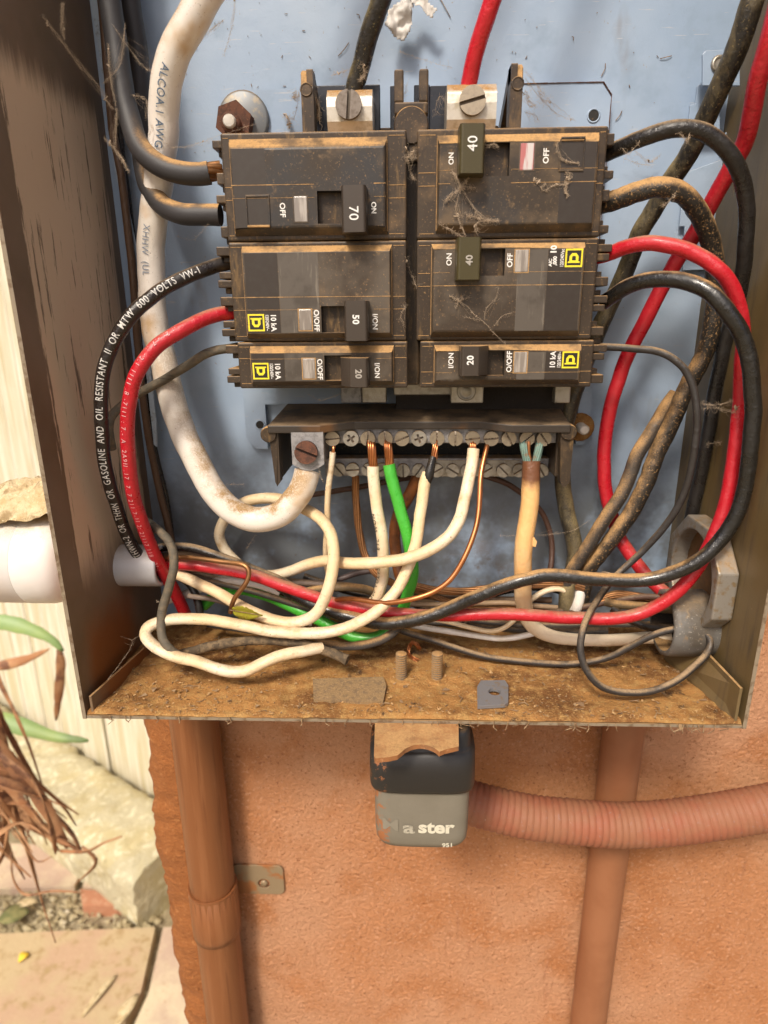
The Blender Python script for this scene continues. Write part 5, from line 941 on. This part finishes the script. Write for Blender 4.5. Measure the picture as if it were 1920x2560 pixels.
hw = 119*pxmm(at(1055, 2050, 98)); ztop = at(1055, 1978, 98).z; zbot = at(1055, 2130, 98).z
superloft([(zbot+.2, pxc, hw*.62, -86, 6, 3.2), (zbot+.6, pxc, hw*.80, -86, 9, 3.6), (zbot+1.8, pxc, hw*.93, -86, 11, 4.2), (zbot+4.5, pxc, hw*.985, -86, 11.8, 4.6), (zbot+9, pxc, hw, -86, 12, 4.8), (ztop+2, pxc, hw*1.01, -86, 12, 4.8)]).build('body', M_LOCKGREY, PL)
zt2 = at(1055, 1898, 100).z; hb = 136*pxmm(at(1055, 1940, 100))
mb = superloft([(ztop-.4, pxc, hb*.955, -86, 12.6, 4.8), (ztop-.1, pxc, hb*.985, -86, 13.6, 4.8), (ztop+1.6, pxc, hb, -86, 14.2, 4.6), ((ztop+zt2)/2, pxc, hb, -86, 14.2, 4.4), (zt2+.2, pxc, hb*.985, -86, 13.6, 4.2), (zt2+1.2, pxc, hb*.93, -86, 12, 4), (zt2+2.4, pxc, hb*.9, -86, 10.8, 4), (ZB-6.5, pxc, hb*.9, -86, 10.2, 4), (ZB-5, pxc, hb*.86, -86, 9, 4), (ZB-4.4, pxc, hb*.74, -86, 6.5, 3.5)])
mb.build('cover', M_LOCKBLACK, PL)
mb = MB(); mb.tube([Vector(c) for c in spline([(pxc-9, -86, zt2), (pxc-9, -88, ZB-6), (pxc-6, -90, ZB+.5), (pxc, -91, ZB+1.4), (pxc+6, -90, ZB+.5), (pxc+9, -88, ZB-6), (pxc+9, -86, zt2)], 1)], 0.1, n=6); 
def refine(v, f, mx):
    bm = bmesh.new(); bv = [bm.verts.new((a, b, 0)) for a, b in v]
    for q in f:
        try: bm.faces.new([bv[i] for i in q])
        except ValueError: pass
    for _ in range(4):
        bmesh.ops.triangulate(bm, faces=bm.faces[:]); lg_ = [e for e in bm.edges if e.calc_length() > mx]
        if not lg_: break
        bmesh.ops.subdivide_edges(bm, edges=lg_, cuts=1)
    bmesh.ops.triangulate(bm, faces=bm.faces[:]); bm.verts.index_update(); r_ = ([(q.co.x, q.co.y) for q in bm.verts], [[q.index for q in t.verts] for t in bm.faces]); bm.free(); return r_
def lock_text(txt, u, v, size, m, bold, squeeze=1.0):
    c = at(u, v, 98.1); vv, ff = refine(*glyphs(txt, size, bold, 1.0), 1.0); vs = []
    for a, b in vv:
        x = c.x + a*squeeze; t = min(.999, abs(x-pxc)/hw); y = -86 - 12*(1-t**4.8)**(1/4.8) - .35; vs.append((x, y, c.z+b))
    mb = MB(); mb.add(vs, ff); mb.build('lettering', m, PL)
M_LT = mat('lock_lettering', (.62, .58, .46), rough=.6, var=((.5, (.45, .41, .32), .5, .7),))
lock_text('M', 976, 2064, 8.8, mat('worn_lock_lettering', (.215, .192, .148), rough=.6), .06, 1.2)
lock_text('a', 1022, 2069, 8.8, mat('half_worn_lock_lettering', (.42, .385, .30), rough=.6, var=((.3, (.24, .215, .17), .40, .55),)), .25, 1.4)
lock_text('ster', 1090, 2069, 8.8, M_LT, .34, 1.10); lock_text('951', 1119, 2113, 3.0, M_LT, .1, 1.1)

# ------------------------------------------------------------------ paper, leaf, curl, webs and debris
def scrap(poly, h, amp, parent, tilt=0.0):
    st = .7; P = [at(u, v, h) for u, v in poly]; poly2 = [(p.x, p.z) for p in P]
    def inside(x, z):
        c = False
        for (x0, z0), (x1, z1) in zip(poly2, poly2[1:]+poly2[:1]):
            if (z0 > z) != (z1 > z) and x < (x1-x0)*(z-z0)/(z1-z0)+x0: c = not c
        return c
    xs = [p[0] for p in poly2]; zs = [p[1] for p in poly2]; mb = MB(); idx = {}; vs = []; fs = []
    def vid(i, j):
        if (i, j) not in idx:
            x, z = min(xs)+i*st, min(zs)+j*st; v = Vector((x*.16, z*.12, 3)); d = abs(noise.noise(v))*1.3 + .35*abs(noise.noise(v*2.7))
            idx[i, j] = len(vs); vs.append((x + .4*noise.noise(v*3), -h - amp*d + tilt*(z-min(zs)), z + .4*noise.noise(v*3+Vector((5, 0, 0)))))
        return idx[i, j]
    for i in range(int((max(xs)-min(xs))/st)+1):
        for j in range(int((max(zs)-min(zs))/st)+1):
            if inside(min(xs)+(i+.5)*st, min(zs)+(j+.5)*st): fs.append((vid(i, j), vid(i+1, j), vid(i+1, j+1), vid(i, j+1)))
    mb.add(vs, fs, 0, False); o = mb.build('sheet', M_PAPER, parent); o.modifiers.new('t', 'SOLIDIFY').thickness = .00012
    for p in o.data.polygons: p.use_smooth = True
PAPER = 1
pp = empty('paper_scrap', at(1010, -10, 8), 'torn crumpled white paper hanging at the top of the blue back', 'paper')
scrap([(966, 60), (974, 26), (1000, 8), (1022, -6), (1034, 10), (1028, 60), (1026, 86), (1010, 104), (994, 100), (976, 84), (963, 70)], 8, 5, pp)
scrap([(1020, -20), (1060, -20), (1074, 12), (1094, 24), (1080, 46), (1066, 40), (1050, 20), (1030, 12)], 9, 4, pp)
mb = MB(); A, Bq = at(582, 1526, 62), at(657, 1538, 60); d = Bq-A; upv = Vector((0, -.35, 1)).normalized(); K = 16; vs = []
for i in range(K+1):
    t = i/K; w = 4.3*math.sin(math.pi*min(.985, .06+.94*t)**.72) * (1+.10*math.sin(t*40)); p = A + d*t
    vs += [p + upv*w + Vector((0, -.6, 0)), p + upv*.5*w + Vector((0, .1, 0)), p + Vector((0, .4, 0)), p - upv*.5*w + Vector((0, .1, 0)), p - upv*w + Vector((0, -.6, 0))]
mb.add(vs, [(5*i+k, 5*i+k+1, 5*i+k+6, 5*i+k+5) for i in range(K) for k in range(4)], 0, True)
o = mb.build('small_leaf', M_LEAF); o.modifiers.new('t', 'SOLIDIFY').thickness = .0003; tag(o, 'small yellow-green serrated leaf lying on the white wires at lower left', 'leaf')
mb = MB(); mb.tube([A + d*k/10 + Vector((0, -.15, 0)) for k in range(-1, 10)], .22, n=6); mb.build('midrib', M_TWIG, o)
C = spline([tuple(atz(u, v, ZB+h)) for u, v, h in ((1048, 1622, 4), (1042, 1612, 7), (1030, 1606, 8), (1022, 1618, 5), (1022, 1632, 3.2), (1032, 1644, 2.8), (1046, 1650, 2.5))], .3)
mb = MB()
for k in range(14):
    an = k*.9; mb.tube([Vector(c[:3]) + Vector((math.cos(an+i*.25), math.sin(an+i*.25), math.sin(an*2+i*.4)))*random.uniform(.3, 1.0) for i, c in enumerate(C[::2])], .16, n=5)
tag(mb.build('copper_curl', M_COPPER), 'frayed curl of copper-coloured fibres on the dusty floor behind the studs', 'curl')

def web(lab, lines, hairs=40, spread=2.0, thick=.13):
    mb = MB(); rv = lambda k: Vector((random.gauss(0, k), random.gauss(0, k*.6), random.gauss(0, k)))
    for pts, th in lines:
        base = [Vector(c[:3]) for c in spline([tuple(at(*p)) for p in pts], .9)]; nth = 2 + int(th*1.6); allp = []
        for t in range(nth):
            o3 = rv(4); off = rv(.10*th); w = .28 + .12*t
            C = [p + off + Vector((noise.noise(p*.35+o3), noise.noise(p*.35+o3+Vector((7, 0, 0))), noise.noise(p*.35+o3+Vector((0, 9, 0)))))*w + rv(.03) for p in base]
            r_ = thick*random.uniform(.10, .20)*(1+.12*th); mb.tube(C, [r_*(.5 + abs(noise.noise(p*.9+o3))*1.6) for p in C], n=4); allp += C
        for _ in range(int(hairs*(.5+th*.7))):
            p = random.choice(allp)
            if random.random() < .22:
                q = random.choice(allp); e_ = p.lerp(q, random.uniform(.15, .8)) + rv(.4*spread) - Vector((0, 0, random.uniform(0, .6)*spread))
                m_ = (p+e_)/2 - Vector((0, 0, random.uniform(.1, .5)*spread)); mb.tube([Vector(c) for c in spline([tuple(p), tuple(m_), tuple(e_)], 1.0)], thick*random.uniform(.10, .2), n=3)
            else:
                e_ = p + rv(.26*spread*random.uniform(.2, 1.3)); m_ = (p+e_)/2 + rv(.25*spread); mb.tube([Vector(c) for c in spline([tuple(p), tuple(m_), tuple(e_)], .7)], thick*random.uniform(.08, .24), n=3)
        for _ in range(int(th*1.2)):                 # small knots of caught dust
            p = random.choice(allp); s_ = random.uniform(.15, .42)*(.5+th*.3)
            mb.tube([p + rv(s_) for _ in range(5)], s_*.5, n=4)
    tag(mb.build('cobweb', M_WEB), lab, 'cobweb', kind='stuff')
web('long dusty cobweb strung in front of the charcoal cables at upper left',
    [([(105, 38, 62), (150, 95, 58), (200, 165, 52), (245, 212, 46), (276, 265, 44), (292, 275, 44)], 2.6), ([(158, 8, 60), (156, 60, 58), (160, 92, 57)], 2.0), ([(292, 275, 44), (290, 330, 46), (285, 370, 46), (262, 345, 44)], 2.8), ([(285, 370, 46), (305, 395, 50), (322, 430, 54)], 1.8),
     ([(255, 210, 44), (300, 160, 42), (312, 60, 38)], 1.4), ([(280, 60, 42), (330, 130, 36), (372, 175, 42), (440, 160, 50), (470, 120, 50)], 1.4), ([(470, 120, 50), (520, 80, 40), (560, 50, 30)], 1.6), ([(590, -20, 24), (580, 70, 22), (560, 140, 20)], 1.1), ([(270, 110, 44), (274, 180, 44), (290, 265, 44)], 1.7)], 200, 1.5, .06)
web('fine cobweb lines from the charcoal cable to the corner of the 70 breaker', [([(430, 370, 50), (480, 362, 54), (525, 348, 58)], 1.0), ([(328, 238, 40), (365, 250, 34), (366, 300, 34)], 2.2), ([(366, 250, 34), (380, 320, 44), (372, 340, 44)], 1.6), ([(520, 348, 60), (590, 325, 50), (640, 310, 30)], .7), ([(440, 590, 30), (480, 600, 40), (520, 560, 58)], .6)], 24)
web('orange dusty web under the lever of the upper right 40 breaker',
    [([(1133, 430, 61), (1150, 460, 62), (1152, 468, 63), (1168, 450, 62)], 3.0), ([(1152, 468, 63), (1190, 470, 61)], 2), ([(1152, 468, 63), (1118, 495, 61), (1112, 505, 61)], 2.2), ([(1152, 468, 63), (1140, 520, 61), (1150, 560, 61), (1165, 592, 61)], 1.2), ([(1152, 468, 63), (1180, 510, 61), (1205, 545, 61), (1245, 553, 61)], 1.6),
     ([(1245, 553, 61), (1215, 552, 61), (1190, 562, 61), (1188, 580, 61)], 2.2), ([(1165, 535, 61), (1200, 545, 61)], 1.5), ([(1160, 592, 60.5), (1100, 560, 60.5)], .8), ([(1196, 365, 62), (1240, 360, 60), (1246, 370, 58)], 1.2)], 46, 2.2, .17)
web('curled dust fibres on the right of the upper right 40 breaker face',
    [([(1415, 432, 60.6), (1426, 438, 60.8), (1418, 455, 60.8), (1412, 470, 60.8), (1420, 492, 60.6)], 3.4), ([(1412, 462, 60.7), (1392, 462, 60.6), (1376, 468, 60.6), (1360, 476, 60.6), (1352, 468, 60.6), (1364, 460, 60.6)], 1.6), ([(1340, 450, 60.4), (1348, 456, 60.4)], 3), ([(1392, 358, 60.6), (1400, 392, 60.7), (1412, 402, 60.7), (1448, 410, 60.4)], 2.4)], 36, 1.4, .2)
web('pale cobweb with a star-shaped knot on the lower 40 breaker',
    [([(1148, 752, 61), (1170, 768, 61), (1185, 785, 61), (1210, 805, 61), (1240, 838, 61), (1265, 860, 61)], 1.5), ([(1148, 752, 61), (1128, 740, 61)], 1.6), ([(1148, 752, 61), (1160, 735, 61)], 1.2), ([(1148, 752, 61), (1172, 742, 61)], 1.0), ([(1148, 752, 61), (1140, 770, 61)], 1.0), ([(1210, 800, 61), (1216, 770, 61), (1240, 745, 61), (1246, 720, 61)], .8), ([(1235, 815, 61), (1256, 790, 61), (1280, 782, 61)], .7), ([(1160, 792, 61), (1200, 800, 61)], .7)], 26, 1.6, .13)
web('cobweb filling the gap between the two banks of breakers', [([(1014, 372, 58), (1030, 400, 52), (1036, 370, 58)], 2.0), ([(1016, 392, 58), (1026, 430, 54), (1037, 450, 58)], 1.6), ([(1014, 400, 58), (1034, 380, 58)], 1.4), ([(1012, 640, 58), (1030, 690, 50), (1042, 720, 58)], .9), ([(1016, 760, 58), (1002, 790, 60), (1012, 812, 58)], .8)], 34, 3, .13)
web('dusty cobweb from the right guide post down to the breaker top', [([(1312, 195, 42), (1350, 245, 24), (1400, 290, 10), (1435, 302, 8)], 1.5), ([(1312, 175, 44), (1380, 255, 20), (1440, 303, 8)], 1.0), ([(1312, 230, 36), (1322, 255, 30), (1338, 268, 28)], 3.2), ([(1345, 218, 20), (1352, 245, 18), (1375, 255, 14)], 1.8), ([(1312, 280, 36), (1340, 290, 24), (1345, 300, 20)], 1.0)], 36, 3)
web('grey cobweb strands around the upper left lug and guide post', [([(782, 205, 42), (796, 260, 40), (800, 310, 40)], 1.4), ([(742, 228, 30), (735, 245, 24), (748, 240, 24)], 2.6), ([(748, 232, 26), (738, 290, 16), (722, 300, 8)], 1.2), ([(715, 288, 7), (722, 300, 7), (722, 318, 7)], 3.2), ([(830, 190, 40), (905, 160, 40), (925, 150, 42)], 2.0), ([(905, 160, 43), (910, 185, 42), (900, 200, 42)], 2.6), ([(990, 300, 40), (1010, 240, 40), (1020, 200, 44)], 1.1), ([(1085, 290, 40), (1100, 240, 42), (1140, 300, 40)], 1.0), ([(1000, 130, 8), (1060, 150, 8), (1130, 170, 10)], .8)], 40, 3)
web('dusty hairs on the arching black wires at upper right', [([(1700, 335, 62), (1716, 352, 62), (1724, 330, 62)], 2.2), ([(1655, 515, 57), (1675, 500, 57), (1690, 478, 58)], 2.0), ([(1555, 370, 54), (1570, 385, 54), (1598, 355, 57)], 1.4), ([(1695, 440, 40), (1700, 480, 36), (1690, 455, 36)], 1.6), ([(1800, 415, 40), (1830, 460, 40), (1835, 490, 40)], 1.0), ([(1590, 380, 6), (1625, 405, 5), (1650, 390, 5)], 2.2), ([(1560, 395, 5), (1600, 410, 5), (1625, 412, 5)], 1.6)], 26, 2.4)
web('cobweb between the thin black wire and the long red wire at right', [([(1750, 1008, 56), (1790, 1012, 57), (1835, 1000, 60)], 1.6), ([(1752, 1020, 56), (1790, 1020, 57), (1838, 1030, 60)], 1.2), ([(1768, 1110, 40), (1800, 1105, 40), (1815, 1102, 40)], 1.2), ([(1840, 1020, 62), (1845, 1045, 62)], 2.6)], 40, 3)
web('fine cobweb threads under the breakers and along the bottom wires', [([(770, 985, 50), (800, 1000, 46), (850, 985, 50)], 1.0), ([(800, 1176, 46), (808, 1208, 44)], 1.0), ([(565, 1213, 40), (610, 1210, 38)], .9), ([(615, 1373, 24), (638, 1338, 24)], .9), ([(1250, 1340, 46), (1420, 1330, 40), (1475, 1300, 36)], .7), ([(1492, 1440, 66), (1512, 1428, 66), (1520, 1432, 66)], 1.4), ([(1160, 1560, 50), (1180, 1530, 52), (1174, 1540, 52)], 1.0), ([(330, 1600, 70), (420, 1540, 60), (390, 1500, 50)], 1.0), ([(270, 1700, 88), (330, 1610, 72), (300, 1590, 60)], .9)], 16, 2.5)
# crumbs on the floor, on the back and along the box's front edge
mb = MB()
def chip(p, s):
    vs = [p + Vector((random.gauss(0, 1)*s, random.gauss(0, 1)*s, abs(random.gauss(0, .6))*s)) for _ in range(4)]; mb.add(vs, [(0, 1, 2), (0, 2, 3), (0, 3, 1), (1, 3, 2)])
for _ in range(900):
    x, y = random.uniform(XL+2, XR-2), -HF + 2 + 88*random.random()**1.6; chip(Vector((x, y, ZB+floor_h(x, y))), random.choice([.25, .35, .5, .5, .9]))
for _ in range(60):
    x, y = random.uniform(XL+4, XR-4), -HF + 2 + 80*random.random()**1.4; p = Vector((x, y, ZB+floor_h(x, y)+.4)); a = random.uniform(0, 6.3); L = random.uniform(1.5, 5)
    mb.tube([p, p+Vector((math.cos(a)*L/2, math.sin(a)*L/2, random.uniform(0, 1))), p+Vector((math.cos(a+.5)*L, math.sin(a+.5)*L, 0))], random.uniform(.12, .3), n=4)
for x0 in [random.uniform(XL, XR) for _ in range(34)] + [at(1430, 1815, 93).x]*5 + [at(1700, 1815, 93).x]*6 + [at(1745, 1815, 93).x]*4:
    p = Vector((x0+random.gauss(0, 1.2), -HF-.1, ZB-.5)); L = random.uniform(.8, 3.4)
    mb.tube([p + Vector((0, 0, .8)), p + Vector((random.gauss(0, .8), -.5, -L*.5)), p + Vector((random.gauss(0, 1.4), -.6, -L))], random.uniform(.12, .32), n=4)
c0 = len(mb.f)
for _ in range(1500):
    x, y = random.uniform(XL+2, XR-2), -HF + 1 + 86*random.random()**1.8; chip(Vector((x, y, ZB+floor_h(x, y))), random.choice([.2, .3, .3, .45, .7]))
mb.m[c0:] = [1]*(len(mb.f)-c0)
tag(mb.build('crumbs', [M_TWIG, M_DUST]), 'dry crumbs and fibres scattered over the box floor and its front edge', kind='stuff')
mb = MB()
for _ in range(150):
    p = Vector((random.uniform(-95, 120), -.3, random.choice([random.uniform(-20, 75), random.uniform(-220, 75)]))); a = random.uniform(0, 6.3); L = random.choice([.3, .4, .6, 1.2])
    mb.tube([p, p + Vector((math.cos(a)*L, -.2, math.sin(a)*L))], random.uniform(.08, .18), n=4)
for u, v, a, L in ((860, 125, .7, 7), (1548, 290, .9, 4.5), (1510, 175, 1.2, 5), (1665, 145, .1, 5), (896, 40, 2.2, 2), (1432, 96, 2, 1.6), (1110, 20, 5.2, 9), (780, 190, .8, 4), (1500, 238, 2.3, 4)):
    p = at(u, v, .5); mb.tube([p - Vector((math.cos(a)*L/2, 0, math.sin(a)*L/2)), p + Vector((.3, -.4, .3)), p + Vector((math.cos(a+.2)*L/2, 0, math.sin(a+.2)*L/2))], .16, n=5)
tag(mb.build('specks', M_TWIG), 'dark specks and fibres stuck to the blue back of the box', kind='stuff')
